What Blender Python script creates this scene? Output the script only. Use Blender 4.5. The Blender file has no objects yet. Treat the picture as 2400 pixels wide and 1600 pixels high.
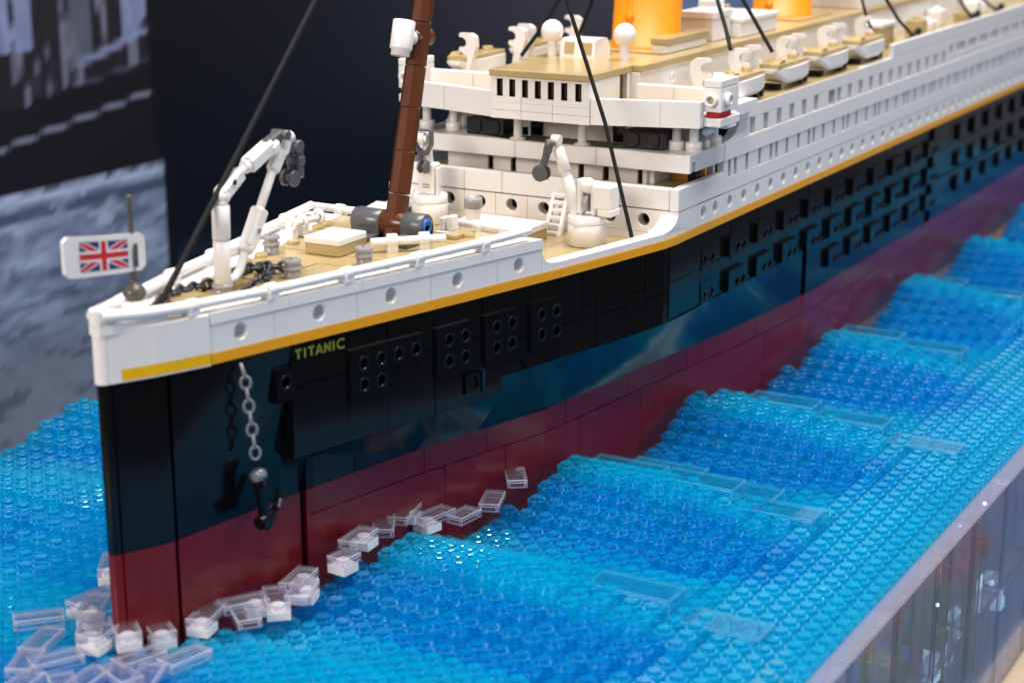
import bpy, math, random
from mathutils import Vector, Matrix
random.seed(7)
SC = bpy.context.scene
COL = SC.collection
S = 0.008            # one stud of the toy bricks = 8 mm; everything below is written in studs

# ------------------------------------------------------------------ camera, world, lamps, exposure
cd = bpy.data.cameras.new("camera"); cam = bpy.data.objects.new("camera", cd); COL.objects.link(cam)
CP = Vector((-49.345, -46.254, 29.586))
r_ = Vector((0.49636808, -0.86811008, -0.00190018)); u_ = Vector((0.23578737, 0.1327113, 0.96270038)); f_ = Vector((0.83547774, 0.47830178, -0.27056305))
cam.matrix_world = Matrix.Translation(CP * S) @ Matrix((r_, u_, -f_)).transposed().to_4x4()
cd.sensor_width = 36.0; cd.lens = 4229.04 / 2400 * 36
cd.clip_start = 0.02; cd.clip_end = 40
cd.dof.use_dof = True; cd.dof.focus_distance = 88 * S; cd.dof.aperture_fstop = 12.5; cd.dof.aperture_blades = 8
SC.camera = cam
w = bpy.data.worlds.new("World"); SC.world = w; w.use_nodes = True
w.node_tree.nodes["Background"].inputs[0].default_value = (0.52, 0.53, 0.58, 1)
w.node_tree.nodes["Background"].inputs[1].default_value = 0.26
SC.view_settings.view_transform = 'Standard'; SC.view_settings.look = 'None'
SC.view_settings.exposure = 0.18; SC.view_settings.gamma = 1.0
SC.cycles.max_bounces = 10; SC.cycles.transparent_max_bounces = 40; SC.cycles.transmission_bounces = 8
SC.cycles.diffuse_bounces = 3; SC.cycles.glossy_bounces = 4
SC.cycles.caustics_reflective = False; SC.cycles.caustics_refractive = False
SC.cycles.sample_clamp_indirect = 4.0
SC.cycles.use_denoising = True

def area(name, loc, target, sx, sy, power, color):
    l = bpy.data.lights.new(name, 'AREA'); l.shape = 'RECTANGLE'; l.size = sx * S; l.size_y = sy * S
    l.energy = power; l.color = color
    o = bpy.data.objects.new(name, l); COL.objects.link(o)
    o.location = Vector(loc) * S
    o.rotation_euler = (Vector(target) - Vector(loc)).to_track_quat('-Z', 'Y').to_euler()
    return o
# ceiling tubes over the display, a warm spot panel ahead of the bow, an unseen cool fill on the near side
for k, (lx, ly) in enumerate([(30, -70), (75, -25), (20, 10)]):
    area("ceiling_lamp", (lx, ly, 170), (lx, ly, 0), 130, 9, 8.8, (1.0, 0.96, 0.93))
area("ceiling_panel", (40, -20, 215), (40, -10, 0), 170, 120, 16.0, (1.0, 0.97, 0.95))
for k in range(7):
    area("far_ceiling_lamp", (365 + 46 * k, 146, 175), (365 + 46 * k, 146, 0), 3.5, 62, 1.1, (1.0, 0.98, 0.95))
area("warm_lamp", (-150, 30, 80), (30, 0, 10), 90, 60, 15.0, (1.0, 0.87, 0.77))
area("cool_side_fill", (60, -190, 60), (50, 0, 8), 190, 90, 6.8, (0.85, 0.89, 1.0))  # unseen cool fill for the near side, not an actual window

# ------------------------------------------------------------------ materials
def nodes(name):
    m = bpy.data.materials.new(name); m.use_nodes = True
    nt = m.node_tree; nt.nodes.clear()
    out = nt.nodes.new("ShaderNodeOutputMaterial")
    return m, nt, out
def plastic(name, col, rough=0.22, var=0.04, spec=0.5, sss=0.0, bump=0.02):
    m, nt, out = nodes(name)
    p = nt.nodes.new("ShaderNodeBsdfPrincipled")
    tc = nt.nodes.new("ShaderNodeTexCoord")
    n = nt.nodes.new("ShaderNodeTexNoise"); n.inputs["Scale"].default_value = 90; n.inputs["Detail"].default_value = 4
    nt.links.new(tc.outputs["Object"], n.inputs["Vector"])
    mx = nt.nodes.new("ShaderNodeMix"); mx.data_type = 'RGBA'
    mx.inputs[6].default_value = tuple(c * (1 - var) for c in col) + (1,)
    mx.inputs[7].default_value = tuple(min(1, c * (1 + var)) for c in col) + (1,)
    nt.links.new(n.outputs["Fac"], mx.inputs[0]); nt.links.new(mx.outputs[2], p.inputs["Base Color"])
    n2 = nt.nodes.new("ShaderNodeTexNoise"); n2.inputs["Scale"].default_value = 700; n2.inputs["Detail"].default_value = 3
    nt.links.new(tc.outputs["Object"], n2.inputs["Vector"])
    mr = nt.nodes.new("ShaderNodeMapRange"); mr.inputs[3].default_value = rough * 0.75; mr.inputs[4].default_value = rough * 1.3
    nt.links.new(n2.outputs["Fac"], mr.inputs[0]); nt.links.new(mr.outputs[0], p.inputs["Roughness"])
    b = nt.nodes.new("ShaderNodeBump"); b.inputs["Strength"].default_value = bump; b.inputs["Distance"].default_value = 0.0004
    nt.links.new(n.outputs["Fac"], b.inputs["Height"]); nt.links.new(b.outputs[0], p.inputs["Normal"])
    p.inputs["Specular IOR Level"].default_value = spec
    nt.links.new(p.outputs[0], out.inputs[0])
    return m
def clear_plastic(name, tint, body, fac, rough=0.06, ior=1.5, translucent=0.5, noise=0.0):
    """see-through plastic: tinted clear part, a milky body part and a Fresnel gloss"""
    m, nt, out = nodes(name)
    tr = nt.nodes.new("ShaderNodeBsdfTransparent"); tr.inputs[0].default_value = tint + (1,)
    df = nt.nodes.new("ShaderNodeBsdfDiffuse"); df.inputs[0].default_value = body + (1,)
    tl = nt.nodes.new("ShaderNodeBsdfTranslucent"); tl.inputs[0].default_value = body + (1,)
    a = nt.nodes.new("ShaderNodeMixShader"); a.inputs[0].default_value = translucent
    nt.links.new(df.outputs[0], a.inputs[1]); nt.links.new(tl.outputs[0], a.inputs[2])
    b = nt.nodes.new("ShaderNodeMixShader"); b.inputs[0].default_value = fac
    if noise:
        tc = nt.nodes.new("ShaderNodeTexCoord"); n = nt.nodes.new("ShaderNodeTexNoise")
        n.inputs["Scale"].default_value = 22; n.inputs["Detail"].default_value = 5
        nt.links.new(tc.outputs["Object"], n.inputs["Vector"])
        mr = nt.nodes.new("ShaderNodeMapRange"); mr.inputs[1].default_value = 0.3; mr.inputs[2].default_value = 0.7
        mr.inputs[3].default_value = fac - noise; mr.inputs[4].default_value = fac + noise
        nt.links.new(n.outputs["Fac"], mr.inputs[0]); nt.links.new(mr.outputs[0], b.inputs[0])
    nt.links.new(tr.outputs[0], b.inputs[1]); nt.links.new(a.outputs[0], b.inputs[2])
    gl = nt.nodes.new("ShaderNodeBsdfGlossy"); gl.inputs["Roughness"].default_value = rough
    fr = nt.nodes.new("ShaderNodeFresnel"); fr.inputs[0].default_value = ior
    ge = nt.nodes.new("ShaderNodeNewGeometry"); io = nt.nodes.new("ShaderNodeMapRange")      # same gloss on both sides of a wall
    io.inputs[3].default_value = ior; io.inputs[4].default_value = 1 / ior
    nt.links.new(ge.outputs["Backfacing"], io.inputs[0]); nt.links.new(io.outputs[0], fr.inputs[0])
    c = nt.nodes.new("ShaderNodeMixShader")
    nt.links.new(fr.outputs[0], c.inputs[0]); nt.links.new(b.outputs[0], c.inputs[1]); nt.links.new(gl.outputs[0], c.inputs[2])
    nt.links.new(c.outputs[0], out.inputs[0])
    return m
def emit(name, col, s):
    m, nt, out = nodes(name); e = nt.nodes.new("ShaderNodeEmission")
    e.inputs[0].default_value = col + (1,); e.inputs[1].default_value = s
    nt.links.new(e.outputs[0], out.inputs[0]); return m
MATTE = plastic("matte_black_inside", (0.003, 0.003, 0.0035), 0.6, spec=0.08)
BRICKB = plastic("worn_black_plastic", (0.016, 0.016, 0.016), 0.35, spec=0.35)
WHITE = plastic("white_plastic", (0.80, 0.775, 0.755), 0.22)
BLACK = plastic("black_plastic", (0.004, 0.0042, 0.005), 0.12, spec=0.23, bump=0.006)
RED = plastic("dark_red_plastic", (0.145, 0.006, 0.007), 0.15, spec=0.28, bump=0.01)
ORANGE = plastic("orange_plastic", (0.84, 0.36, 0.010), 0.3, var=0.015, bump=0.0)
FUNNEL = plastic("bright_orange_plastic", (0.82, 0.27, 0.003), 0.42)
YELLOW = plastic("yellow_print", (0.86, 0.47, 0.004), 0.25, var=.01, bump=0)
TAN = plastic("tan_plastic", (0.43, 0.325, 0.155), 0.20, var=0.05)
BROWN = plastic("reddish_brown_plastic", (0.095, 0.027, 0.008), 0.22)
LGREY = plastic("light_grey_plastic", (0.32, 0.31, 0.32), 0.25)
DGREY = plastic("dark_grey_plastic", (0.095, 0.10, 0.11), 0.25)
CHAINM = plastic("dark_chain_plastic", (0.035, 0.038, 0.042), 0.3)
SILVER = plastic("pearl_grey_plastic", (0.20, 0.205, 0.22), 0.28)
GUN = plastic("gunmetal_plastic", (0.085, 0.078, 0.068), 0.24)
BLUE = plastic("blue_plastic", (0.01, 0.14, 0.55), 0.2)
STRING = plastic("black_string", (0.010, 0.010, 0.011), 0.7, spec=0.2)
PANE = plastic("smoky_pane", (0.020, 0.026, 0.036), 0.3, spec=.2)
INNER = plastic("brown_inside", (0.10, 0.055, 0.022), 0.35)
OLIVE = plastic("olive_print", (0.20, 0.22, 0.025), 0.3)
PRED = plastic("red_print", (0.62, 0.02, 0.03), 0.3)
PNAVY = plastic("navy_print", (0.02, 0.025, 0.12), 0.3)
PWHITE = plastic("white_print", (0.80, 0.80, 0.83), 0.3)
GREENM = plastic("green_plastic", (0.04, 0.30, 0.03), 0.25)
REDT = clear_plastic("clear_red_plastic", (0.9, 0.05, 0.03), (0.85, 0.02, 0.015), 0.6)
SEA = clear_plastic("clear_blue_plastic", (0.28, 0.92, 0.99), (0.0, 0.64, 0.95), 0.27, rough=0.05, ior=1.62, translucent=0.4, noise=0.07)
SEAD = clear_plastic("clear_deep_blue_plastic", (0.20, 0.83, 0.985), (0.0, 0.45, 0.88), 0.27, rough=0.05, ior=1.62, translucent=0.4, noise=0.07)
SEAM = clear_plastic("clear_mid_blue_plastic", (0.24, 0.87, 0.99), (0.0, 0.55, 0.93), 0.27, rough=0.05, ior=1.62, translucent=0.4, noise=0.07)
SEAS = [SEA, SEAM, SEAD]
SPANEL = clear_plastic("pale_blue_panel_plastic", (0.66, 0.96, 1.0), (0.03, 0.60, 0.92), 0.07, rough=0.03, ior=1.5, translucent=0.4)
SEDGE = clear_plastic("pale_blue_edge_glint", (0.6, 0.93, 1.0), (0.25, 0.72, 0.95), 0.4, rough=0.05, ior=1.6)  # paler, milkier tint paints the glint into the panel edges
WEDGE = clear_plastic("panel_edge_plastic", (0.62, 0.62, 0.76), (0.34, 0.33, 0.46), 0.45, rough=0.1, ior=1.36)
CLEAR = clear_plastic("clear_plastic", (0.95, 0.95, 0.98), (0.74, 0.74, 0.84), 0.06, rough=0.04, ior=1.5)
CEDGE = clear_plastic("clear_edge_glint", (0.85, 0.85, 0.93), (0.84, 0.84, 0.93), 0.62, rough=0.05, ior=1.5)  # whiter edge faces paint in the bright outline of clear plastic
WALLC = clear_plastic("clear_panel_plastic", (0.965, 0.96, 0.985), (0.76, 0.75, 0.92), 0.14, rough=0.08, ior=1.36)
TABLE = plastic("beige_table", (0.62, 0.45, 0.30), 0.4)
FLOORM = plastic("blue_sheet", (0.01, 0.22, 0.42), 0.4)

# ------------------------------------------------------------------ mesh builder (studs)
def tilt(x):                     # the bow section of the model rises slightly towards the stem
    return 0.5 * max(0.0, 1 - max(x, -4) / 30.0)
def spread(x, y, z):             # the far half of the model is a little wider than the near half
    h = min(8.0, yu(x)) if x > .5 else 9
    k = (2.0 if z < 14.2 else .85) * min(1, max(0, x - 1) / 33)
    return y + k * min(1, max(0, (y - .80 * h) / (.20 * h)))
class MB:
    def __init__(s, warp=False):
        s.v = []; s.f = []; s.m = []; s.sm = []; s.warp = warp; s.X = None
    def add(s, vs, fs, mat=0, smooth=False):
        b = len(s.v)
        for p in vs:
            p = Vector(p)
            if s.X is not None: p = s.X @ p
            s.v.append(p)
        for f in fs:
            s.f.append([b + i for i in f]); s.m.append(mat); s.sm.append(smooth)
        return s
    def box(s, a, b, bev=0.035, mat=0, emat=None):
        x0, y0, z0 = (min(a[i], b[i]) for i in range(3)); x1, y1, z1 = (max(a[i], b[i]) for i in range(3))
        bev = min(bev, (x1 - x0) * .3, (y1 - y0) * .3, (z1 - z0) * .3)
        vs = []; idx = {}
        for i in (0, 1):
            for j in (0, 1):
                for k in (0, 1):
                    c = (x1 if i else x0, y1 if j else y0, z1 if k else z0)
                    d = (-bev if i else bev, -bev if j else bev, -bev if k else bev)
                    for ax in range(3):
                        p = [c[n] + (0 if n == ax else d[n]) for n in range(3)]
                        idx[i, j, k, ax] = len(vs); vs.append(p)
        fs = []
        for ax in range(3):
            o = [n for n in range(3) if n != ax]
            for sd in (0, 1):
                q = []
                for (e, g) in ((0, 0), (1, 0), (1, 1), (0, 1)):
                    t = [0, 0, 0]; t[ax] = sd; t[o[0]] = e; t[o[1]] = g; q.append(idx[t[0], t[1], t[2], ax])
                if (sd == 0) ^ (ax == 1): q.reverse()
                fs.append(q)
            a1, a2 = o
            for e in (0, 1):
                for g in (0, 1):
                    t0 = [0, 0, 0]; t1 = [0, 0, 0]; t0[a1] = t1[a1] = e; t0[a2] = t1[a2] = g; t1[ax] = 1
                    q = [idx[(*t0, a1)], idx[(*t0, a2)], idx[(*t1, a2)], idx[(*t1, a1)]]
                    if (e ^ g) ^ (ax == 1): q.reverse()
                    fs.append(q)
        for i in (0, 1):
            for j in (0, 1):
                for k in (0, 1):
                    q = [idx[i, j, k, 0], idx[i, j, k, 1], idx[i, j, k, 2]]
                    if (i + j + k) % 2 == 0: q.reverse()
                    fs.append(q)
        if emat is None: return s.add(vs, fs, mat)
        s.add(vs, fs, mat)
        nfc = len(fs); k = 0
        main = [0, 1, 6, 7, 12, 13]
        for q in range(nfc):
            if q not in main: s.m[len(s.m) - nfc + q] = emat
        return s
    def loft(s, rings, mat=0, caps=True, smooth=True, closed=True):
        n = len(rings[0]); vs = [p for r in rings for p in r]; fs = []
        for i in range(len(rings) - 1):
            for j in range(n if closed else n - 1):
                k = (j + 1) % n
                fs.append([i * n + j, i * n + k, (i + 1) * n + k, (i + 1) * n + j])
        s.add(vs, fs, mat, smooth)
        if caps:
            s.add(rings[0], [list(range(n))[::-1]], mat); s.add(rings[-1], [list(range(n))], mat)
        return s
    def cyl(s, p, q, r, r2=None, n=16, mat=0, bev=0.03, caps=True):
        p = Vector(p); q = Vector(q); r2 = r if r2 is None else r2; d = (q - p); L = d.length; d.normalize()
        a = d.orthogonal().normalized(); b = d.cross(a)
        bev = min(bev, L * .3)
        prof = [(0, r - bev), (bev, r), (L - bev, r2), (L, r2 - bev)] if caps and bev > 0 else [(0, r), (L, r2)]
        rings = [[p + d * t + (a * math.cos(2 * math.pi * i / n) + b * math.sin(2 * math.pi * i / n)) * rr for i in range(n)] for t, rr in prof]
        return s.loft(rings, mat, caps)
    def lathe(s, o, prof, n=20, axis=(0, 0, 1), mat=0, caps=True):
        o = Vector(o); d = Vector(axis).normalized(); a = d.orthogonal().normalized(); b = d.cross(a)
        rings = [[o + d * t + (a * math.cos(2 * math.pi * i / n) + b * math.sin(2 * math.pi * i / n)) * rr for i in range(n)] for rr, t in prof]
        return s.loft(rings, mat, caps)
    def tube(s, pts, r, n=8, mat=0):
        pts = [Vector(p) for p in pts]; rings = []; a = None
        for i, p in enumerate(pts):
            d = (pts[min(i + 1, len(pts) - 1)] - pts[max(i - 1, 0)]).normalized()
            a = d.orthogonal().normalized() if a is None else (a - d * a.dot(d)).normalized()
            b = d.cross(a)
            rings.append([p + (a * math.cos(2 * math.pi * k / n) + b * math.sin(2 * math.pi * k / n)) * r for k in range(n)])
        return s.loft(rings, mat)
    def sphere(s, o, r, n=18, m=10, mat=0, sz=1.0):
        prof = [(max(1e-3, r * math.sin(math.pi * i / m)), -r * sz * math.cos(math.pi * i / m)) for i in range(m + 1)]
        return s.lathe(o, prof, n, mat=mat)
    def torus(s, o, R, r, ux, uy, stretch=1.0, n=14, k=7, mat=0):
        o = Vector(o); ux = Vector(ux).normalized(); uy = Vector(uy).normalized(); uz = ux.cross(uy)
        vs = []; fs = []
        for i in range(n):
            t = 2 * math.pi * i / n; c = o + ux * (R * math.cos(t) * stretch) + uy * (R * math.sin(t)); d = (ux * math.cos(t) + uy * math.sin(t)).normalized()
            for j in range(k):
                ph = 2 * math.pi * j / k; vs.append(c + d * (r * math.cos(ph)) + uz * (r * math.sin(ph)))
        for i in range(n):
            for j in range(k):
                a, b = (i + 1) % n, (j + 1) % k
                fs.append([i * k + j, a * k + j, a * k + b, i * k + b])
        return s.add(vs, fs, mat, True)
    def prism(s, poly, vec, mat=0):
        """poly: list of 3D points (flat outline), extruded by vec"""
        poly = [Vector(p) for p in poly]; vec = Vector(vec); n = len(poly)
        vs = poly + [p + vec for p in poly]
        fs = [list(range(n))[::-1], [n + i for i in range(n)]] + [[i, (i + 1) % n, n + (i + 1) % n, n + i] for i in range(n)]
        return s.add(vs, fs, mat)
    def stud(s, x, y, z, r=0.3, h=0.2, n=14, mat=0):
        return s.lathe((x, y, z), [(r, 0), (r, h - .03), (r - .03, h)], n, mat=mat)
    def holepanel(s, u0, u1, v0, v1, hu, hv, r, depth, P, mat=0, n=20, inside=None):
        """flat panel with a round blind-ended tube; P(u,v,w) maps to space, w>0 goes inward"""
        def onrect(t):
            c, d = math.cos(t), math.sin(t)
            k = min(((u1 - hu) / c if c > 1e-9 else (u0 - hu) / c if c < -1e-9 else 1e9), ((v1 - hv) / d if d > 1e-9 else (v0 - hv) / d if d < -1e-9 else 1e9))
            return hu + c * k, hv + d * k
        ts = sorted([2 * math.pi * i / n for i in range(n)] + [math.atan2(v - hv, u - hu) % (2 * math.pi) for u in (u0, u1) for v in (v0, v1)])
        ts = [t for i, t in enumerate(ts) if i == 0 or t - ts[i - 1] > 1e-5]; N = len(ts)
        outer = [P(*onrect(t), 0) for t in ts]; inn = [P(hu + (r + .03) * math.cos(t), hv + (r + .03) * math.sin(t), 0) for t in ts]
        in2 = [P(hu + r * math.cos(t), hv + r * math.sin(t), .04) for t in ts]; deep = [P(hu + r * math.cos(t), hv + r * math.sin(t), depth) for t in ts]
        s.loft([outer, inn], mat, False, False); s.loft([inn, in2], mat, False, True); s.loft([in2, deep], mat if inside is None else inside, False, True)
        return s
    def build(s, name, mat, parent=None, loc=None):
        me = bpy.data.meshes.new(name)
        vs = []; sh = None
        far = parent is not None and parent.name == "model_ship"
        if far and s.v:
            ya, yb = min(p.y for p in s.v), max(p.y for p in s.v)
            if ya > 0 and yb - ya < 1.3:
                n_ = len(s.v); mx_, my_, mz_ = (sum(p[k] for p in s.v) / n_ for k in range(3)); sh = spread(mx_, my_, mz_) - my_
        for p in s.v:
            z = p.z + (tilt(p.x) if s.warp else 0)
            y = p.y + sh if sh is not None else spread(p.x, p.y, p.z) if far and p.y > 0 else p.y
            vs.append((p.x * S, y * S, z * S))
        me.from_pydata(vs, [], s.f)
        for m in (mat if isinstance(mat, (list, tuple)) else [mat]): me.materials.append(m)
        me.polygons.foreach_set("material_index", s.m); me.polygons.foreach_set("use_smooth", s.sm)
        me.validate(); me.update()
        o = bpy.data.objects.new(name, me); COL.objects.link(o)
        if parent: o.parent = parent
        if loc is not None: o.location = Vector(loc) * S
        return o
def tag(o, label, cat, group=None, kind=None):
    if label: o["label"] = label
    if cat: o["category"] = cat
    if group: o["group"] = group
    if kind: o["kind"] = kind
    return o
def thing(name, label, cat, group=None, loc=(0, 0, 0), rz=0.0):
    o = bpy.data.objects.new(name, None); o.empty_display_size = .01; COL.objects.link(o)
    o.location = Vector(loc) * S; o.rotation_euler = (0, 0, rz)
    return tag(o, label, cat, group)
def kids(o): return [c for c in bpy.data.objects if c.parent == o]
def dup(o, parent=None, loc=None, rz=None, label=None, ch=None):
    c = o.copy(); COL.objects.link(c)
    if parent: c.parent = parent
    if loc is not None: c.location = Vector(loc) * S
    if rz is not None: c.rotation_euler = (0, 0, rz)
    if label: c["label"] = label
    for k in kids(o): dup(k, c)
    return c

# ------------------------------------------------------------------ table, sheet under the sea, printed picture behind
t_ = MB(); t_.box((-60, -26.1, -16.0), (170, 60, -14.85), .1)
tag(t_.build("table_top", TABLE), "pale beige table carrying the whole display", "table", kind="structure")
f_l = MB(); f_l.box((-400, -500, -106), (700, 500, -105), .1)
tag(f_l.build("floor", plastic("grey_floor", (0.16, 0.14, 0.14), 0.5)), "dull floor of the hall under the table", "floor", kind="structure")
skirt = MB(); skirt.box((-59.5, -25.9, -104.9), (169.5, 59, -16.02), .1)
tag(skirt.build("table_base", plastic("pale_table_base", (0.62, 0.52, 0.46), 0.5)), "pale plain base panel under the table top", "table base")
fl = MB(); fl.box((-20, -24.3, -14.83), (150, 23.4, -14.6), .02)
tag(fl.build("sea_bed", FLOORM), "blue sheet under the clear sea", "base", kind="structure")

def lin(c): return tuple((x / 255 / 12.92) if x / 255 < .04045 else ((x / 255 + .055) / 1.055) ** 2.4 for x in c)
def noise2(x, y, seed=0):
    def h(i, j):
        n = (i * 374761393 + j * 668265263 + seed * 974711) & 0xffffffff; n = ((n ^ (n >> 13)) * 1274126177) & 0xffffffff
        return ((n ^ (n >> 16)) & 0xffff) / 65535.0
    i, j = math.floor(x), math.floor(y); a, b = x - i, y - j; a = a * a * (3 - 2 * a); b = b * b * (3 - 2 * b)
    return (h(i, j) * (1 - a) + h(i + 1, j) * a) * (1 - b) + (h(i, j + 1) * (1 - a) + h(i + 1, j + 1) * a) * b
def fbm(x, y, seed=0): return .55 * noise2(x, y, seed) + .28 * noise2(x * 2.1, y * 2.1, seed + 1) + .17 * noise2(x * 4.3, y * 4.3, seed + 2)
def ss(a, b, t):
    t = max(0, min(1, (t - a) / (b - a))); return t * t * (3 - 2 * t)
def mixc(a, b, t): return tuple(p + (q - p) * t for p, q in zip(a, b))
def lerp_pts(pts, x):
    if x <= pts[0][0]: return pts[0][1]
    for (a, b), (c, d) in zip(pts, pts[1:]):
        if x <= c: return b + (d - b) * (x - a) / (c - a)
    return pts[-1][1]
def picture(X, Z):
    """the printed photograph: a dark steamer's side, white foam line, grey water, a taller dark prow to the right, pale sky at the far end"""
    dark = (24, 22, 28); pale = (128, 138, 175); water = (118, 136, 168)
    edge = 38.0 + .8 * ss(14, 7, Z)
    if X < edge + 1.0:
        c = dark
        if Z > 14.3 + .12 * (X - 25):
            m = fbm(X * 1.7, Z * .35, 3); c = mixc((34, 31, 38), (104, 106, 122), ss(.48, .72, m))
            if Z > 17.7 and (X > 35.9 or 25.7 < X < 28.0): c = mixc(c, pale, .85 * ss(.3, .42, fbm(X * 1.2, Z * .4, 77)))
            if Z > 16.4 and 31.2 < X < 33.2: c = mixc(c, (92, 96, 112), .8)
            if X < 26.1 + .1 * (20 - Z) and Z > 17.6: c = mixc(c, pale, .7)
        rz = lerp_pts([(30.1, 16.0), (34.7, 17.05), (37.6, 17.8)], X)
        if X > 30: c = mixc(c, pale, .85 * ss(.42, .12, abs(Z - rz)) * ss(30, 33.5, X))
        rz = lerp_pts([(20, 11.6), (24.9, 12.2), (29, 12.8), (32.1, 13.2), (37.9, 14.0)], X)
        c = mixc(c, (120, 124, 142), .9 * ss(.22, .08, abs(Z - rz)))
        c = mixc(c, (90, 94, 112), .5 * ss(.2, .05, abs(Z - (15.2 + .12 * (X - 32)))) * ss(30, 33, X))
        fo = 9.3 + .22 * (fbm(X * 1.3, 3, 5) - .4)
        wz = fbm(X * .22, Z * .9, 9)
        wat = mixc((88, 98, 122), (150, 162, 188), ss(.2, .8, .6 * wz + .4 * fbm(X * .9, Z * 2.6, 41)))
        wat = mixc(wat, (58, 68, 92), .8 * ss(.55, .2, abs(Z - 8.2 + .25 * (fbm(X * .6, 1, 4) - .5))))
        wat = mixc(wat, (112, 116, 134), ss(3.5, -1.5, Z) * .75)
        wat = mixc(wat, (62, 70, 90), .55 * ss(.58, .74, fbm(X * .45 + Z * .1, Z * 1.7, 21)))
        wat = mixc(wat, (176, 188, 212), .6 * ss(.60, .76, fbm(X * .5 - Z * .1, Z * 2.1, 57)) * ss(2, 6, Z))
        c = mixc(c, wat, ss(fo + .12, fo - .12, Z))
        c = mixc(c, (170, 184, 212), .9 * ss(.40, .1, abs(Z - fo + .18)))
        if X > edge:
            c = mixc(c, (13, 14, 20), ss(edge, edge + .35, X))
    else:
        g = ss(30, 110, X) * ss(2, 14, Z)
        c = mixc((10, 13, 20), (70, 69, 80), g * .95)
        c = mixc(c, (40, 58, 82), .55 * ss(.52, .8, fbm(X * .12, Z * .55, 31)) * ss(5.5, 3.0, Z) * ss(70, 50, X))
        sky = ss(0, 2.2, X - (105.5 + .25 * (14 - Z)))
        c = mixc(c, mixc((92, 116, 158), (140, 158, 196), fbm(X * .1, Z * .2, 8)), sky)
    return lin(c)
PX = [18 + i * .45 for i in range(60)] + [45 + i * 2.0 for i in range(61)]; PX = [-60, -30, 0] + PX + [185, 220]
PZ = [-15 + i * 1.0 for i in range(10)] + [-5 + i * .35 for i in range(80)] + [23 + i * 1.5 for i in range(5)]
pv = [(x * S, 30 * S, z * S) for z in PZ for x in PX]; nx = len(PX)
pf = [[j * nx + i, j * nx + i + 1, (j + 1) * nx + i + 1, (j + 1) * nx + i] for j in range(len(PZ) - 1) for i in range(nx - 1)]
b0 = len(pv); pv += [(PX[i] * S, 30.6 * S, PZ[j] * S) for j in (0, -1) for i in (0, -1)]
pf += [[b0 + 1, b0, b0 + 2, b0 + 3], [0, b0, b0 + 1, nx - 1], [b0, 0, (len(PZ) - 1) * nx, b0 + 2], [nx - 1, b0 + 1, b0 + 3, len(PZ) * nx - 1], [(len(PZ) - 1) * nx, len(PZ) * nx - 1, b0 + 3, b0 + 2]]
me = bpy.data.meshes.new("printed_picture"); me.from_pydata(pv, [], pf)
ca = me.color_attributes.new("print", 'FLOAT_COLOR', 'POINT')
for i, p in enumerate(pv):
    ca.data[i].color = (*picture(p[0] / S, p[2] / S), 1)
m, nt, out = nodes("printed_paper"); p = nt.nodes.new("ShaderNodeBsdfPrincipled"); a = nt.nodes.new("ShaderNodeVertexColor"); a.layer_name = "print"
mu = nt.nodes.new("ShaderNodeMix"); mu.data_type = 'RGBA'; mu.blend_type = 'MULTIPLY'; mu.inputs[0].default_value = 1; mu.inputs[7].default_value = (1.0, 1.0, 1.0, 1)
nt.links.new(a.outputs[0], mu.inputs[6]); nt.links.new(mu.outputs[2], p.inputs["Base Color"])
p.inputs["Roughness"].default_value = .55; p.inputs["Specular IOR Level"].default_value = .15; nt.links.new(p.outputs[0], out.inputs[0])
me.materials.append(m); o = bpy.data.objects.new("printed_picture", me); COL.objects.link(o)
tag(o, "large dark printed photograph of an old steamer on grey water behind the model", "picture")

# ------------------------------------------------------------------ the ship model
ship = thing("model_ship", "long toy brick ocean liner, black and white hull with dark red bottom", "model ship")
UP = [(-.15, .0), (0.0, .28), (1.82, 1.04), (4.16, 1.89), (7.29, 2.59), (11.3, 3.47), (16.48, 4.58), (18.23, 4.95), (24.78, 6.29), (29.25, 7.08), (33.5, 7.93), (34.5, 8.0), (160, 8.0)]
LO = [(-.15, .0), (0.0, .28), (1.9, 1.10), (2.3, 1.22), (5, 1.5), (10.4, 2.12), (17.3, 3.31), (25.6, 5.21), (35.1, 6.1), (43.7, 7.15), (54.0, 8.0), (160, 8.0)]
def yu(x): return lerp_pts(UP, x)
def yl(x): return lerp_pts(LO, x)
def soft(fn, x): return sum(fn(x + d) for d in (-1.6, -.8, 0, .8, 1.6)) / 5 if x > 3 else fn(x)
def ss0(t): return max(0, min(1, t))
XE = 146.0
def xs_between(a, b, extra=()):
    r = {round(a, 4), round(b, 4)}
    for t in [p[0] for p in UP] + [p[0] for p in LO] + list(extra):
        if a < t < b: r.add(round(t, 4))
    return sorted(r)
def shell(mb, a, b, low, high, th=.35, sd=-1, off=0.0, mat=0, extra=()):
    """curved hull plate: low/high give (half-width, z) at x"""
    X = xs_between(a, b, extra); rings = []
    for x in X:
        (y0, z0), (y1, z1) = low(x), high(x)
        y0 += off; y1 += off
        rings.append([(x, sd * y0, z0), (x, sd * y1, z1), (x, sd * max(.02, y1 - th), z1), (x, sd * max(.02, y0 - th), z0)])
    if sd > 0: rings = [r[::-1] for r in rings]
    mb.loft(rings, mat, True, False)
ZK = lambda x: 4.03 if x < 20.9 else 4.93
def zflare(x): return 1.98
G_ = .022
def zlow_edge(x):            # lower edge of the sloping facet
    return max(1.98, 4.0 - (x - 8.2) / (17.0 - 8.2) * 2.02) if x >= 8.2 else 1.98
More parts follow.
